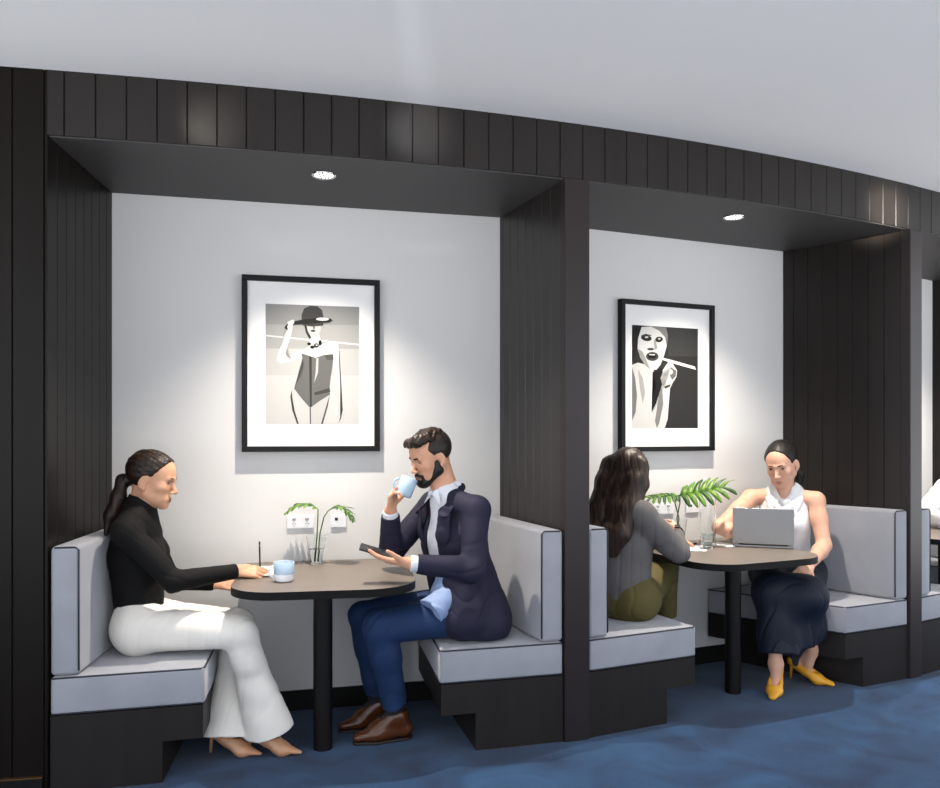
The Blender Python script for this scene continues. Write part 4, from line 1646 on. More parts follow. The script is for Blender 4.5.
# ============================================================ bearded man in a navy jacket
def man_drinking():
    fwd = nrm((-.93, -.37, 0))
    rt = np.cross(fwd, UP)
    cf = nrm((-.78, -.62, 0))
    cr = np.cross(cf, UP)
    Pv = V(-.010, 3.765, .570)
    Cc = V(-.075, 3.735, .890)
    N = V(-.112, 3.72, 1.115)
    H = Head((-.184, 3.700, 1.292), (-.83, -.56), 20, 3, 1.05)
    shR, elR, wrR = Cc + cr * .168 + UP * .162, V(-.372, 3.775, .838), V(-.366, 3.672, 1.040)
    shL, elL, wrL = Cc - cr * .168 + UP * .162, V(.012, 3.505, .800), V(-.262, 3.45, .835)
    hipR, knR, anR, toR = Pv + rt * .09, V(-.490, 3.73, .540), V(-.435, 3.80, .115), V(-.600, 3.735, .03)
    hipL, knL, anL, toL = Pv - rt * .09, V(-.400, 3.555, .535), V(-.335, 3.65, .115), V(-.512, 3.59, .03)
    body = H.skull(True)
    body += [cone(H.w(0, -.024, -.055), N, .058, .064, .03), cone(N, lerp(N, Cc, .4), .056, .072, .03)]
    body += torso(Pv, Cc, N, cr, cf, .90, True)
    for sh, el, wr in ((shR, elR, wrR), (shL, elL, wrL)):
        body += [cone(N - UP * .045, sh - UP * .014, .044, .048, .03), cone(sh, el, .048, .042, .02), cone(el, wr, .040, .029, .02)]
    for hp, kn, an, to in ((hipR, knR, anR, toR), (hipL, knL, anL, toL)):
        body += [cone(hp, kn, .085, .058, .03), cone(kn, an, .054, .034, .02), cone(an, lerp(an, to, .62) - UP * .022, .031, .016, .02)]
    body += hand(wrR, (.16, -.32, .93), (.93, -.30, -.10), -1, (.62, .70, .74, .78), 1.0, thumb=(.60, .65, .45), tcurl=.45)
    body += hand(wrL, (-.985, -.02, .14), (.08, .30, 1), 1, (.20, .22, .24, .28), 1.02, thumb=(.65, .70, .25), tcurl=.2)
    b = soft('person', body, [M['skin_b'], M['lip_b']], None, 0.0032, None, H.paint())
    tag(b, 'bearded man in navy jacket and blue trousers sipping from a cup, phone in hand', 'person')
    H.eyes(b, M['eye_dark'], M['lid'], -.55, .18)
    H.brows(b, M['brow'], .0042, .0150)
    # hair: clipped sides, swept top
    sd = [H.e((0, -.016, .030), (.0765, .0965, .0855), .01), H.e((0, .02, .04), (.0665, .058, .05), .01),
          H.pl((0, .050, .02), (0, 1, -.12), 's', .004), H.pl((0, 0, -.050), (0, .25, -1), 's', .01),
          H.e((.078, .006, -.022), (.02, .030, .040), .004, 's'), H.e((-.078, .006, -.022), (.02, .030, .040), .004, 's'),
          H.pl((0, .02, -.03), (0, .8, -.8), 's', .006)]
    soft('clipped_hair', sd, M['hair_short'], b, 0.0035)
    tp = [H.e((0, -.008, .053), (.0695, .093, .0705), .02), H.k((-.040, .064, .082), (.040, .070, .078), .021, .019, .03), H.k((-.048, .02, .092), (-.03, .062, .100), .018, .017, .03),
          H.pl((0, .03, .071), (0, -.12, -1), 's', .010), H.e((0, .118, .030), (.09, .038, .036), .006, 's')]
    soft('swept_hair', tp, M['hair_dark'], b, 0.0035, [Wave(8, .005, .030, None, (1, .12, .3), base=1)])
    # beard
    def bd():
        o = []
        for s in (-1, 1):
            o += [H.k((s * .0625, .014, -.022), (s * .0575, .016, -.058), .0115, .016, .014),
                  H.k((s * .0575, .010, -.058), (s * .016, .070, -.100), .021, .023, .02),
                  H.k((s * .004, .0945, -.0565), (s * .0265, .0815, -.066), .0062, .0058, .006),
                  H.k((s * .0270, .0800, -.066), (s * .0255, .076, -.092), .0065, .010, .010)]
        o += [H.e((0, .076, -.102), (.024, .020, .018), .015), H.e((0, .0855, -.090), (.010, .007, .006), .006)]
        o += [H.e((0, .097, -.0735), (.0165, .016, .0095), .004, 's'), H.pl((0, 0, -.112), (0, -.35, -1), 's', .01)]
        return o
    soft('beard', bd(), M['beard'], b, 0.003, Wave(9, .0012, .012, None))
    # shirt
    nu = nrm(H.w(0, -.022, -.055) - N)
    stt = [cone(lerp(Pv, Cc, .10), Cc, .130, .130, .05, flat=(cf, .82)), cone(Cc, lerp(Cc, N, .72), .130, .078, .05, flat=(cf, .86)),
           cone(lerp(Cc, N, .55), N + nu * .012, .084, .068, .02), cone(N - nu * .01, N + nu * .034, .0695, .0660, .008, capb=True)]
    for sh in (shR, shL):
        stt += [cone(N - UP * .030, sh - UP * .010, .050, .050, .03)]
    stt += [cone(N + nu * .03 + cf * .075, N - UP * .070 + cf * .112, .036, .010, .006, 's')]
    for wr, el in ((wrR, elR), (wrL, elL)):
        stt += [cone(lerp(wr, el, .22), lerp(wr, el, .015), .036, .036, .004, capa=True, capb=True)]
    soft('shirt', stt, M['white_shirt'], b, 0.004, Wave(31, .005, .08, [(Cc + cf * .1, .16)], (1, 1, .3)))
    # collar wings
    cl = []
    for s in (-1, 1):
        A = N + nu * .044 - cf * .034 + cr * s * .058
        B = N + nu * .002 + cf * .072 + cr * s * .022
        Cp = N - nu * .042 + cf * .094 + cr * s * .058
        cl += [cone(A, B, .020, .019, .012, flat=(cr * s + cf * .3, .34)), cone(B, Cp, .020, .006, .012, flat=(cf + cr * s * .6, .36))]
    cl += [cone(N + nu * .042 - cf * .052 - cr * .045, N + nu * .042 - cf * .052 + cr * .045, .020, .020, .012, flat=(cf, .4))]
    soft('collar', cl, M['white_shirt'], b, 0.0032)
    tl = [cone(Pv + fwd * .115 - rt * .075 + UP * .10, Pv + fwd * .175 - rt * .100 + UP * .055, .060, .050, .02, flat=(UP, .7)),
          cone(Pv + fwd * .10 + UP * .18, Pv + fwd * .16 - rt * .04 + UP * .09, .075, .06, .03, flat=(fwd, .6)),
          cone(Pv + fwd * .165 - rt * .095 + UP * .055, Pv + fwd * .225 - rt * .110 + UP * .02, .078, .086, .02, flat=(fwd, .8), capb=True)]
    soft('shirt_tail', tl, M['shirt_tail'], b, 0.004, Wave(32, .006, .07, None, base=1))
    # jacket, open at the front
    jk = [cone(lerp(Pv, Cc, .0), Cc, .150, .146, .06, flat=(cf, .86)), cone(Pv - fwd * .03, lerp(Pv, Cc, .5), .158, .146, .06, flat=(cf, .86)),
          cone(Cc, lerp(Cc, N, .66), .146, .090, .06, flat=(cf, .88)),
          cone(Pv - fwd * .045 - UP * .04 - rt * .090, lerp(Pv, Cc, .4) - fwd * .03 - rt * .03, .130, .11, .05),
          cone(Pv - fwd * .06 - UP * .04 + rt * .075, lerp(Pv, Cc, .4) - fwd * .03 + rt * .03, .126, .11, .05),
          cone(lerp(Pv, Cc, .3) - rt * .07 + fwd * .02, Pv - rt * .128 + fwd * .075 - UP * .01, .108, .104, .04)]
    for s in (-1, 1):
        jk += [cone(lerp(Cc, N, .1) + cr * s * .03, Pv + UP * .05 + fwd * .02 + cr * s * .07, .11, .11, .05)]
    fold = []
    for sh, el, wr in ((shR, elR, wrR), (shL, elL, wrL)):
        jk += [cone(lerp(N, sh, .22) - UP * .016, sh - UP * .004, .058, .060, .05)]
    # the opening, narrow at the button and wide above and below
    wedge = [cone(lerp(Cc, N, 1.05) + cf * .112, lerp(Pv, Cc, .60) + cf * .170, .088, .062, .008, 's', flat=(cf, 1.2)),
             cone(lerp(Pv, Cc, .60) + cf * .175, Pv + fwd * .22 - rt * .01 + UP * .02, .046, .085, .008, 's', flat=(cf, 1.5))]
    nk = [cone(lerp(Cc, N, .90), H.w(0, -.02, -.05), .068, .074, .008, 's')]
    jk += wedge + nk
    for sh, el, wr in ((shR, elR, wrR), (shL, elL, wrL)):
        jk += [cone(sh, el, .062, .054, .025), cone(el, lerp(el, wr, .88), .054, .043, .02, capb=True)]
        fold += [(el, .11), (lerp(sh, Cc, .45) - UP * .07, .09)]
    jk += [plane((0, 0, .462), (0, 0, -1), 's', .004)]
    fold += [(lerp(Pv, Cc, .25) - rt * .12, .14)]
    jo = soft('jacket', jk, M['navy_jacket'], b, 0.0042, Wave(41, .010, .13, fold, base=.1))
    # lapels
    lp = []
    for s in (-1, 1):
        nn = cf + cr * s * .5
        A = N + UP * .010 - cf * .02 + cr * s * .074
        B = lerp(Cc, N, .66) + cf * .098 + cr * s * .098
        Cq = lerp(Cc, N, .20) + cf * .122 + cr * s * .086
        D = lerp(Pv, Cc, .64) + cf * .132 + cr * s * .052
        lp += [cone(A, B, .017, .028, .012, flat=(nn, .24)), cone(B, Cq, .032, .036, .012, flat=(nn, .20)),
               cone(Cq, D, .034, .010, .012, flat=(nn, .24))]
        lp += [cone(N + UP * .030 - cf * .056 + cr * s * .048, A, .018, .016, .01, flat=(cr, .6))]
    lp += [cone(N + UP * .030 - cf * .062 - cr * .048, N + UP * .030 - cf * .062 + cr * .048, .018, .018, .01, flat=(cf, .5))]
    soft('lapels', lp, M['navy_jacket'], jo, 0.0035)
    # trousers
    tr = [cone(Pv - rt * .075, Pv + rt * .075, .115, .115, .03), cone(Pv, lerp(Pv, Cc, .3), .125, .115, .05, flat=(fwd, .85), capb=True)]
    fold = []
    for hp, kn, an in ((hipR, knR, anR), (hipL, knL, anL)):
        tr += [cone(hp, kn, .100, .074, .03), cone(kn, lerp(kn, an, .35), .073, .070, .02), cone(lerp(kn, an, .3), lerp(kn, an, .88), .068, .056, .02, capb=True)]
        fold += [(kn, .10), (lerp(kn, an, .9), .09), (hp + fwd * .1, .10)]
    soft('trousers', tr, M['blue_trousers'], b, 0.0045, Wave(51, .011, .12, fold, base=.15))
    for an, to, kn in ((anR, toR, knR), (anL, toL, knL)):
        f = V(to - an)
        f[2] = 0
        f = nrm(f)
        lt = np.cross(f, UP)
        soft('sock', [cone(lerp(an, kn, .32), an - UP * .01, .046, .039, .01), cone(an, lerp(an, to, .30), .038, .030, .02)], M['sock'], b, 0.005)
        hl, bl, tp = V(an[0], an[1], .045) - f * .035, V(to[0], to[1], .038) - f * .085, V(to[0], to[1], .030) - f * .012
        sh = [cone(hl, bl, .037, .044, .02, flat=(UP, .85)), cone(hl + UP * .004, an - f * .006, .037, .044, .015), cone(bl, tp, .044, .026, .015, flat=(UP, .72)),
              cone(an - UP * .012, lerp(hl, bl, .92) + UP * .022, .046, .034, .025), plane((0, 0, .012), (0, 0, -1), 's', .004),
              cone(an + UP * .036 - f * .008, an + UP * .14 - f * .01, .040, .046, .006, 's')]
        so = soft('oxford_shoe', sh, M['brown_leather'], b, 0.0035)
        sl = [cone(hl * V(1, 1, 0) + UP * .0085, bl * V(1, 1, 0) + UP * .0085, .039, .046, .01), cone(bl * V(1, 1, 0) + UP * .0085, tp * V(1, 1, 0) + UP * .0085, .046, .028, .01),
              plane((0, 0, .0005), (0, 0, -1), 's', .0), plane((0, 0, .0135), (0, 0, 1), 's', .0)]
        soft('sole', sl, M['sole'], so, 0.004)
        bm = bmesh.new()
        for k in range(4):
            c = lerp(hl, bl, .62 + .10 * k) + UP * (.083 - .010 * k)
            add_tube(bm, [c - lt * .016, c + UP * .004, c + lt * .016], .0025, 6)
        finish('laces', bm, M['lace'], so)
    return b


# ============================================================ woman with long hair, seen from behind
def woman_from_behind():
    fwd = nrm((.70, .71, 0))
    rt = np.cross(fwd, UP)
    Pv = V(.790, 4.10, .560)
    Cc = V(.785, 4.10, .835)
    N = V(.795, 4.135, 1.020)
    H = Head((.838, 4.19, 1.178), (.62, .78), 20, 0, 1.06)
    shR, elR, wrR = V(.855, 4.000, .985), V(1.045, 4.015, .795), V(1.095, 4.225, .868)
    shL, elL, wrL = V(.680, 4.225, .985), V(.885, 4.42, .80), V(1.10, 4.48, .79)
    hipR, knR, anR = Pv + rt * .085, V(1.070, 4.395, .650), V(1.085, 4.43, .22)
    hipL, knL, anL = Pv - rt * .085, V(.97, 4.48, .52), V(.98, 4.50, .10)
    body = H.skull()
    body += [cone(H.w(0, -.022, -.055), N, .050, .056, .03), cone(N, lerp(N, Cc, .4), .056, .08, .03)]
    body += torso(Pv, Cc, N, rt, fwd, .92)
    for sh, el, wr in ((shR, elR, wrR), (shL, elL, wrL)):
        body += [cone(N, sh, .05, .05, .03), cone(sh, el, .046, .037, .02), cone(el, wr, .036, .0255, .02)]
    for hp, kn, an in ((hipR, knR, anR), (hipL, knL, anL)):
        t = an + fwd * .12 - UP * (an[2] - .03 if an is anL else .08)
        body += [cone(hp, kn, .078, .054, .03), cone(kn, an, .05, .032, .02), cone(an, t, .032, .02, .02)]
    body += hand(wrR, (.10, .90, .30), (-.80, .1, -.58), -1, (.5, .55, .6, .65), .92, thumb=(.75, .5, .4))
    body += hand(wrL, (.95, .3, .0), (0, 0, -1), 1, .3, .92)
    b = soft('person', body, [M['skin_d'], M['lip_a']], None, 0.0034, None, H.paint())
    tag(b, 'woman with long loose brown hair in grey sweater, seen from behind', 'person')
    H.eyes(b, M['eye_dark'], M['lid'], -.4, .3)
    H.brows(b, M['brow'])
    bk = -fwd
    hr = [H.e((0, -.022, .034), (.086, .106, .096), .01), H.e((0, .02, .045), (.074, .068, .062), .02),
          H.pl((0, .066, .08), (0, .80, -.50), 's', .006)]
    for s, x in ((1, .045), (1, .0), (-1, .045), (-1, .085), (1, .078)):
        a = H.w(s * x, -.062, .03)
        c = H.w(s * (x + .006), -.075, -.06)
        d = N + rt * s * (x + .02) + bk * .090 - UP * .01
        e_ = Cc + rt * (s * (x + .015) - .01) + bk * .128 + UP * .06
        g = Cc + rt * (s * x * .8 - .015) + bk * .140 - UP * .045
        hr += chain([a, c, d, e_, g], [.046, .044, .042, .036, .012], .03)
    # a lock drawn over the near shoulder
    hr += chain([H.w(.062, -.01, .03), H.w(.074, .005, -.05), H.w(.068, .0, -.11), shR + UP * .045 - rt * .045 + fwd * .02], [.036, .030, .024, .012], .02)
    hr += chain([H.w(-.062, -.01, .03), H.w(-.074, .0, -.05), H.w(-.075, -.02, -.12), shL + UP * .02 + rt * .04], [.036, .032, .028, .015], .02)
    soft('long_hair', hr, M['hair_long'], b, 0.0042, [Wave(6, .0035, .05, None, (1, 1, .06), base=1, warp=.25), Wave(7, .0012, .016, None, (1, 1, .05), base=1, warp=.2)])
    sw = [cone(H.w(0, -.024, -.10), N, .058, .066, .02, capa=True), cone(N, lerp(N, Cc, .4), .066, .10, .04),
          cone(lerp(Pv, Cc, .0), lerp(Pv, Cc, .55), .150, .136, .04, flat=(fwd, .86), capa=True),
          cone(lerp(Pv, Cc, .5), Cc, .134, .142, .05, flat=(fwd, .82)), cone(Cc, lerp(Cc, N, .5), .142, .11, .05, flat=(fwd, .82))]
    fold = [(lerp(Pv, Cc, .35) - fwd * .05, .18)]
    for sh, el, wr in ((shR, elR, wrR), (shL, elL, wrL)):
        sw += [cone(lerp(N, sh, .3), sh, .070, .070, .05), cone(sh, el, .068, .052, .03), cone(lerp(sh, el, .5), lerp(el, wr, .2), .060, .050, .03), cone(el, lerp(el, wr, .92), .050, .033, .02, capb=True)]
        fold += [(el, .12), (lerp(sh, Cc, .5), .12), (lerp(sh, el, .5), .09)]
    soft('sweater', sw, M['grey_sweater'], b, 0.0042, Wave(66, .009, .15, fold, (1, 1, 1), base=.1, warp=1.0))
    tr = [cone(Pv - rt * .075, Pv + rt * .075, .118, .118, .03), cone(Pv, lerp(Pv, Cc, .25), .130, .115, .05, flat=(fwd, .85), capb=True)]
    for hp, kn, an in ((hipR, knR, anR), (hipL, knL, anL)):
        tr += [cone(hp, kn, .102, .074, .03), cone(kn, lerp(kn, an, .62), .072, .058, .02, capb=True)]
    soft('trousers', tr, M['olive'], b, 0.0045, Wave(71, .010, .14, [(knR, .1), (hipR, .15), (knL, .1)]))
    # watch on the near wrist
    ax = nrm(wrR - elR)
    s_, t_ = nrm(np.cross(ax, UP)), None
    t_ = np.cross(ax, s_)
    c = lerp(wrR, elR, -.04)
    bm = bmesh.new()
    add_tube(bm, [c + (s_ * math.cos(a) + t_ * math.sin(a)) * .0285 for a in np.linspace(0, 2 * PI, 25)[:-1]], .0055, 8, closed=True)
    w = finish('watch', bm, M['watch'], b)
    bm = bmesh.new()
    add_obox(bm, c - t_ * .032, s_ * .014, ax * .016, t_ * .005, .003)
    finish('watch_face', bm, M['watch'], w)
    for an, dz in ((anR, .08), (anL, an_z(anL))):
        t = an + fwd * .13 - UP * dz
        soft('flat_shoe', [cone(an - UP * min(.05, dz) - fwd * .01, lerp(an, t, .6) - UP * .012, .036, .040, .02), cone(lerp(an, t, .6) - UP * .012, t, .040, .022, .02),
                           plane((0, 0, .002), (0, 0, -1), 's', .0), cone(an - UP * .01, an + UP * .1, .036, .04, .005, 's')], M['nude_leather'], b, 0.004)
    return b


def an_z(a):
    return float(a[2]) - .03


# ============================================================ woman at the laptop
def woman_at_laptop():
    fwd = nrm((-.45, -.89, 0))
    rt = np.cross(fwd, UP)
    Pv = V(1.880, 4.755, .560)
    Cc = V(1.862, 4.735, .865)
    N = V(1.856, 4.715, 1.045)
    H = Head((1.820, 4.672, 1.215), (-.64, -.77), 20, -4, 1.11)
    shR, elR, wrR = V(1.688, 4.815, 1.000), V(1.455, 4.66, .845), V(1.600, 4.575, .790)
    shL, elL, wrL = V(2.012, 4.655, 1.000), V(2.018, 4.560, .752), V(1.868, 4.400, .665)
    hipR, knR, anR, toR = Pv + rt * .085, V(1.650, 4.37, .530), V(1.640, 4.29, .155), V(1.572, 4.160, .02)
    hipL, knL, anL, toL = Pv - rt * .085, V(1.815, 4.32, .515), V(1.905, 4.46, .185), V(1.990, 4.385, .02)
    body = H.skull()
    body += [cone(H.w(0, -.022, -.055), N, .047, .052, .025), cone(N, lerp(N, Cc, .4), .052, .08, .03)]
    body += torso(Pv, Cc, N, rt, fwd, .92)
    for sh, el, wr in ((shR, elR, wrR), (shL, elL, wrL)):
        body += [cone(N - UP * .012, sh, .045, .050, .035), cone(sh, lerp(sh, el, .45), .050, .046, .02), cone(lerp(sh, el, .4), el, .046, .039, .02),
                 cone(el, lerp(el, wr, .3), .040, .042, .02), cone(lerp(el, wr, .3), wr, .042, .026, .02)]
    for hp, kn, an in ((hipR, knR, anR), (hipL, knL, anL)):
        body += [cone(hp, kn, .080, .056, .03), cone(kn, lerp(kn, an, .4), .050, .052, .02), cone(lerp(kn, an, .35), an, .052, .030, .02)]
    body += bare_foot(anR, toR, .07) + bare_foot(anL, toL, .07)
    body += hand(wrR, (.85, -.35, -.1), (-.1, .1, -1), 1, .35, .92)
    body += hand(wrL, (-.75, -.55, -.35), (-.4, .4, -.8), -1, .35, .92)
    b = soft('person', body, [M['skin_d'], M['lip_b']], None, 0.0034, None, H.paint())
    tag(b, 'woman in white sleeveless top, navy skirt and yellow shoes behind the open laptop', 'person')
    H.eyes(b, M['eye_dark'], M['lid'], -.35, .36)
    H.brows(b, M['brow'], .0028)
    hr = [H.e((0, -.017, .033), (.0785, .098, .089), .01), H.e((0, .02, .045), (.068, .064, .056), .02),
          H.pl((0, .064, .085), (0, .955, -.30), 's', .008), H.pl((0, 0, -.062), (0, .3, -1), 's', .01),
          H.e((.078, .010, -.02), (.02, .034, .040), .004, 's'), H.e((-.078, .010, -.02), (.02, .034, .040), .004, 's'),
          H.e((.006, .088, .050), (.040, .050, .042), .012, 's')]
    soft('hair', hr, M['hair_black'], b, 0.0035, Wave(4, .0025, .026, None, (1, .6, .2), base=.8, warp=.3))
    pt = [H.w(0, -.098, -.02), H.w(-.012, -.125, -.05), H.w(-.03, -.135, -.12), N - fwd * .11 - rt * .055 - UP * .06]
    soft('ponytail', chain(pt, [.020, .027, .026, .012], .02), M['hair_black'], b, 0.0035, Wave(5, .004, .02, None, (1, 1, .15)))
    # white top with a cowl neck
    tp = [cone(lerp(Pv, Cc, .05), lerp(Pv, Cc, .5), .136, .124, .05, flat=(fwd, .80), capa=True), cone(lerp(Pv, Cc, .5), Cc, .124, .138, .05, flat=(fwd, .80)),
          cone(Cc, lerp(Cc, N, .72), .136, .100, .05, flat=(fwd, .74)), cone(lerp(Cc, N, .62), N + UP * .012 - fwd * .0, .100, .066, .04)]
    for s in (-1, 1):
        tp += [ell(Cc + fwd * .078 + rt * s * .066, (.055, .055, .055), None, .05)]
        tp += [cone(lerp(Cc, N, .3) + rt * s * .090, N + rt * s * .060 + UP * .002, .055, .044, .03)]
    # arm holes
    for sh, s in ((shR, 1), (shL, -1)):
        tp += [cone(sh + rt * s * .012 + UP * .14, sh - UP * .135 + rt * s * .015, .068, .062, .008, 's')]
    tp += [cone(N - UP * .052 + fwd * .075, H.w(0, .015, -.06), .018, .066, .006, 's'), cone(N + UP * .01, H.w(0, -.01, -.05), .056, .062, .006, 's')]
    # draped folds of the cowl, V shaped
    cw = []
    for i, (top_, drop_, r, ff) in enumerate(((.052, .105, .062, .066), (.030, .135, .078, .082), (.006, .160, .094, .094))):
        pts = []
        for a in np.linspace(-1.45, 1.45, 11):
            q = math.cos(a)
            pts.append(N + UP * (top_ - drop_ * q ** 1.3) + fwd * (ff * q + .022 * q - .004) + rt * (r * math.sin(a)))
        cw += chain(pts, [.010 + .005 * math.cos(x) for x in np.linspace(-1.4, 1.4, 11)], .010)
    soft('blouse', tp + cw, M['white_blouse'], b, 0.004, Wave(81, .006, .12, [(Cc + fwd * .1 - UP * .10, .12)], (1, 1, .5), base=.05))
    # long navy skirt
    sk = [cone(Pv - rt * .078, Pv + rt * .078, .122, .122, .03), cone(Pv, lerp(Pv, Cc, .26), .135, .122, .05, flat=(fwd, .84), capb=True)]
    hemR, hemL = V(1.660, 4.31, .215), V(1.855, 4.42, .295)
    sk += [cone(hipR, knR, .112, .090, .06), cone(hipL, knL, .112, .092, .06), cone(knR, knL, .088, .090, .06),
           cone(knR, hemR, .090, .100, .05, capb=True), cone(knL, hemL, .092, .105, .06, capb=True), cone(lerp(knR, knL, .5), lerp(hemR, hemL, .5), .095, .110, .06, capb=True),
           cone(lerp(knR, knL, .45), V(1.755, 4.32, .150), .07, .016, .05, flat=(fwd, .5)),
           cone(hipL - rt * .045 - fwd * .03 + UP * .02, hipL - rt * .060 + fwd * .16 - UP * .02, .085, .075, .04)]
    soft('skirt', sk, M['navy_skirt'], b, 0.0045, [Wave(91, .014, .13, [(lerp(knR, hemR, .8), .18), (lerp(knL, hemL, .8), .18)], (1, 1, .2), base=.3, warp=.5)])
    for an, to in ((anR, toR), (anL, toL)):
        shoe_pump('court_shoe', an, to, M['yellow_leather'], b, .07, opening=.76, tip_r=.020)
    return b


# ============================================================ person in the white shirt at the edge
def person_at_edge():
    fwd = nrm((-.78, -.62, 0))
    rt = np.cross(fwd, UP)
    Pv = V(3.66, 5.60, .560)
    Cc = V(3.50, 5.50, .865)
    N = V(3.42, 5.44, 1.06)
    H = Head((3.34, 5.38, 1.21), (-.75, -.66), 15, 0, 1.08)
    shR, elR, wrR = V(3.355, 5.62, 1.00), V(3.085, 5.455, .835), V(3.20, 5.22, .800)
    shL, elL, wrL = V(3.60, 5.35, 1.00), V(3.47, 5.13, .80), V(3.27, 5.06, .79)
    hipR, knR, anR = Pv + rt * .09, V(3.32, 5.37, .53), V(3.36, 5.37, .10)
    hipL, knL, anL = Pv - rt * .09, V(3.42, 5.22, .53), V(3.45, 5.22, .10)
    body = H.skull()
    body += [cone(H.w(0, -.022, -.055), N, .05, .055, .03), cone(N, lerp(N, Cc, .4), .055, .08, .03)]
    body += torso(Pv, Cc, N, rt, fwd, .95)
    for sh, el, wr in ((shR, elR, wrR), (shL, elL, wrL)):
        body += [cone(N, sh, .05, .05, .03), cone(sh, el, .046, .037, .02), cone(el, wr, .036, .0255, .02)]
    for hp, kn, an in ((hipR, knR, anR), (hipL, knL, anL)):
        body += [cone(hp, kn, .08, .055, .03), cone(kn, an, .05, .033, .02), cone(an, an + fwd * .14 - UP * .07, .033, .02, .02)]
    body += hand(wrR, (.75, -.65, .0), (0, 0, -1), 1, .3, .95) + hand(wrL, (-.95, .2, .0), (0, 0, -1), -1, .3, .95)
    b = soft('person', body, [M['skin_d'], M['lip_b']], None, 0.005, None, H.paint())
    tag(b, 'person in a white shirt leaning on the table at the right edge', 'person')
    H.eyes(b, M['eye_dark'], M['lid'], -.4, .3)
    hr = [H.e((0, -.017, .033), (.08, .1, .091), .01), H.pl((0, .066, .085), (0, .80, -.56), 's', .006), H.pl((0, 0, -.062), (0, .3, -1), 's', .01)]
    soft('hair', hr, M['hair_dark'], b, 0.005)
    sh_ = [cone(lerp(Pv, Cc, -.05), Cc, .142, .146, .05, flat=(fwd, .84)), cone(Cc, lerp(Cc, N, .6), .142, .10, .05, flat=(fwd, .84)), cone(lerp(Cc, N, .6), N + UP * .01, .10, .066, .03)]
    fold = []
    for sh, el, wr in ((shR, elR, wrR), (shL, elL, wrL)):
        sh_ += [cone(lerp(N, sh, .3), sh, .07, .074, .05), cone(sh, el, .074, .066, .03), cone(el, lerp(el, wr, .92), .066, .042, .02, capb=True)]
        fold += [(el, .13), (lerp(sh, el, .5), .12)]
    soft('shirt', sh_, M['white_blouse'], b, 0.0045, Wave(95, .010, .11, fold, base=.3))
    tr = [cone(Pv - rt * .075, Pv + rt * .075, .115, .115, .03)]
    for hp, kn, an in ((hipR, knR, anR), (hipL, knL, anL)):
        tr += [cone(hp, kn, .10, .074, .03), cone(kn, lerp(kn, an, .92), .07, .056, .02, capb=True)]
    soft('trousers', tr, M['navy_skirt'], b, 0.006, Wave(96, .008, .08))
    for an in (anR, anL):
        soft('shoe', [cone(V(an[0], an[1], .045) - fwd * .03, an + fwd * .12 - UP * .06, .042, .042, .02), cone(an + fwd * .12 - UP * .06, an + fwd * .19 - UP * .07, .042, .022, .02),
                      plane((0, 0, .001), (0, 0, -1), 's', .0)], M['edge'], b, 0.006)
    return b


woman_writing()
man_drinking()
woman_from_behind()
woman_at_laptop()
person_at_edge()
# ------------------------------------------------------------------ camera, light
cam = bpy.data.cameras.new('camera')
cam.sensor_fit = 'HORIZONTAL'
cam.sensor_width = 36.0
cam.lens = FPX / 940.0 * 36.0
cam.shift_y = (HY - 394.0) / 940.0
co = bpy.data.objects.new('camera', cam)
co.location = (0, 0, CAMZ)
co.rotation_euler = (PI / 2, 0, 0)
COL.objects.link(co)
SC.camera = co


def spot(loc, aim, power, color, size, blend, radius=0.03):
    l = bpy.data.lights.new('lamp', 'SPOT')
    l.energy = power
    l.color = color
    l.spot_size = math.radians(size)
    l.spot_blend = blend
    l.shadow_soft_size = radius
    o = bpy.data.objects.new('lamp_beam', l)
    o.location = loc
    d = Vector(aim) - Vector(loc)
    o.rotation_euler = d.to_track_quat('-Z', 'Y').to_euler()
    COL.objects.link(o)
    return o


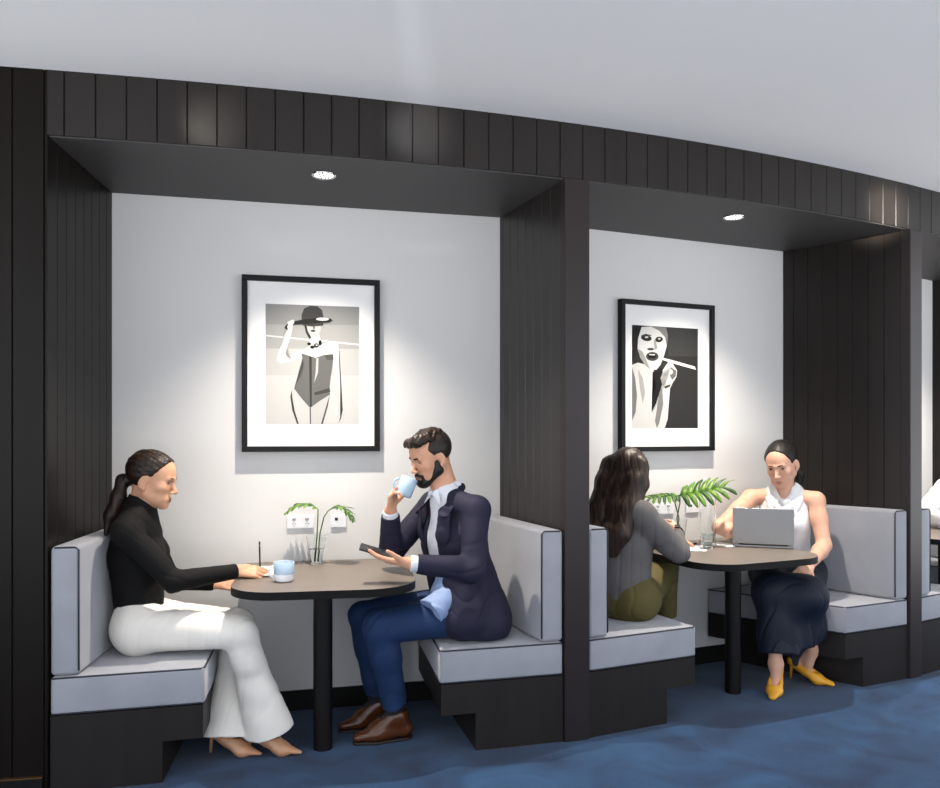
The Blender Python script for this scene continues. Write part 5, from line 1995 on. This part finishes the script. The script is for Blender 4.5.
WARM = (1.0, 0.90, 0.78)
COOL = (0.88, 0.94, 1.0)
for (x, y) in DL:
    spot((x, y, SOF - 0.013), (x, y, 0), 172, WARM, 100, 1.0, 0.018)
# downlights of the room's own ceiling, in front of the booths
for (x, y, p, c) in ((-0.2, 2.45, 62, COOL), (1.75, 2.75, 62, COOL), (2.55, 4.1, 26, WARM), (-1.25, 2.2, 30, WARM), (0.8, 0.6, 70, COOL), (-1.6, 0.4, 60, COOL), (3.2, 1.4, 70, COOL)):
    spot((x, y, CEIL - 0.01), (x, y, 0), p * 0.4, c, 115, 0.6, 0.05)
w = bpy.data.worlds.new('room_light')
SC.world = w
w.use_nodes = True
nt = w.node_tree
bg = nt.nodes['Background']
tc = nt.nodes.new('ShaderNodeTexCoord')
sx = nt.nodes.new('ShaderNodeSeparateXYZ')
rp = nt.nodes.new('ShaderNodeValToRGB')
mr = nt.nodes.new('ShaderNodeMapRange')
mr.inputs['From Min'].default_value = -1.0
nt.links.new(tc.outputs['Generated'], sx.inputs['Vector'])
nt.links.new(sx.outputs['Z'], mr.inputs['Value'])
nt.links.new(mr.outputs['Result'], rp.inputs['Fac'])
rp.color_ramp.elements[0].position = 0.40
rp.color_ramp.elements[0].color = (0.98, 0.99, 1.0, 1)
rp.color_ramp.elements[1].position = 0.56
rp.color_ramp.elements[1].color = (0.30, 0.33, 0.37, 1)
nt.links.new(rp.outputs['Color'], bg.inputs['Color'])
bg.inputs['Strength'].default_value = 3.15
# added spots without fixtures, aimed to lay highlights on the fascia boards
spot((-0.2, 2.45, CEIL - 0.02), (-0.21, 3.41, 2.70), 60, COOL, 20, 1.0, 0.04)
spot((-1.1, 2.30, CEIL - 0.02), (-1.02, 3.21, 2.66), 16, WARM, 18, 1.0, 0.04)
spot((1.70, 2.50, 2.60), (2.31, 4.44, 2.635), 900, WARM, 9, 1.0, 0.04)
SC.view_settings.view_transform = 'Standard'
SC.view_settings.look = 'None'
SC.view_settings.gamma = 1.0
SC.view_settings.use_curve_mapping = False
SC.view_settings.exposure = 0.68
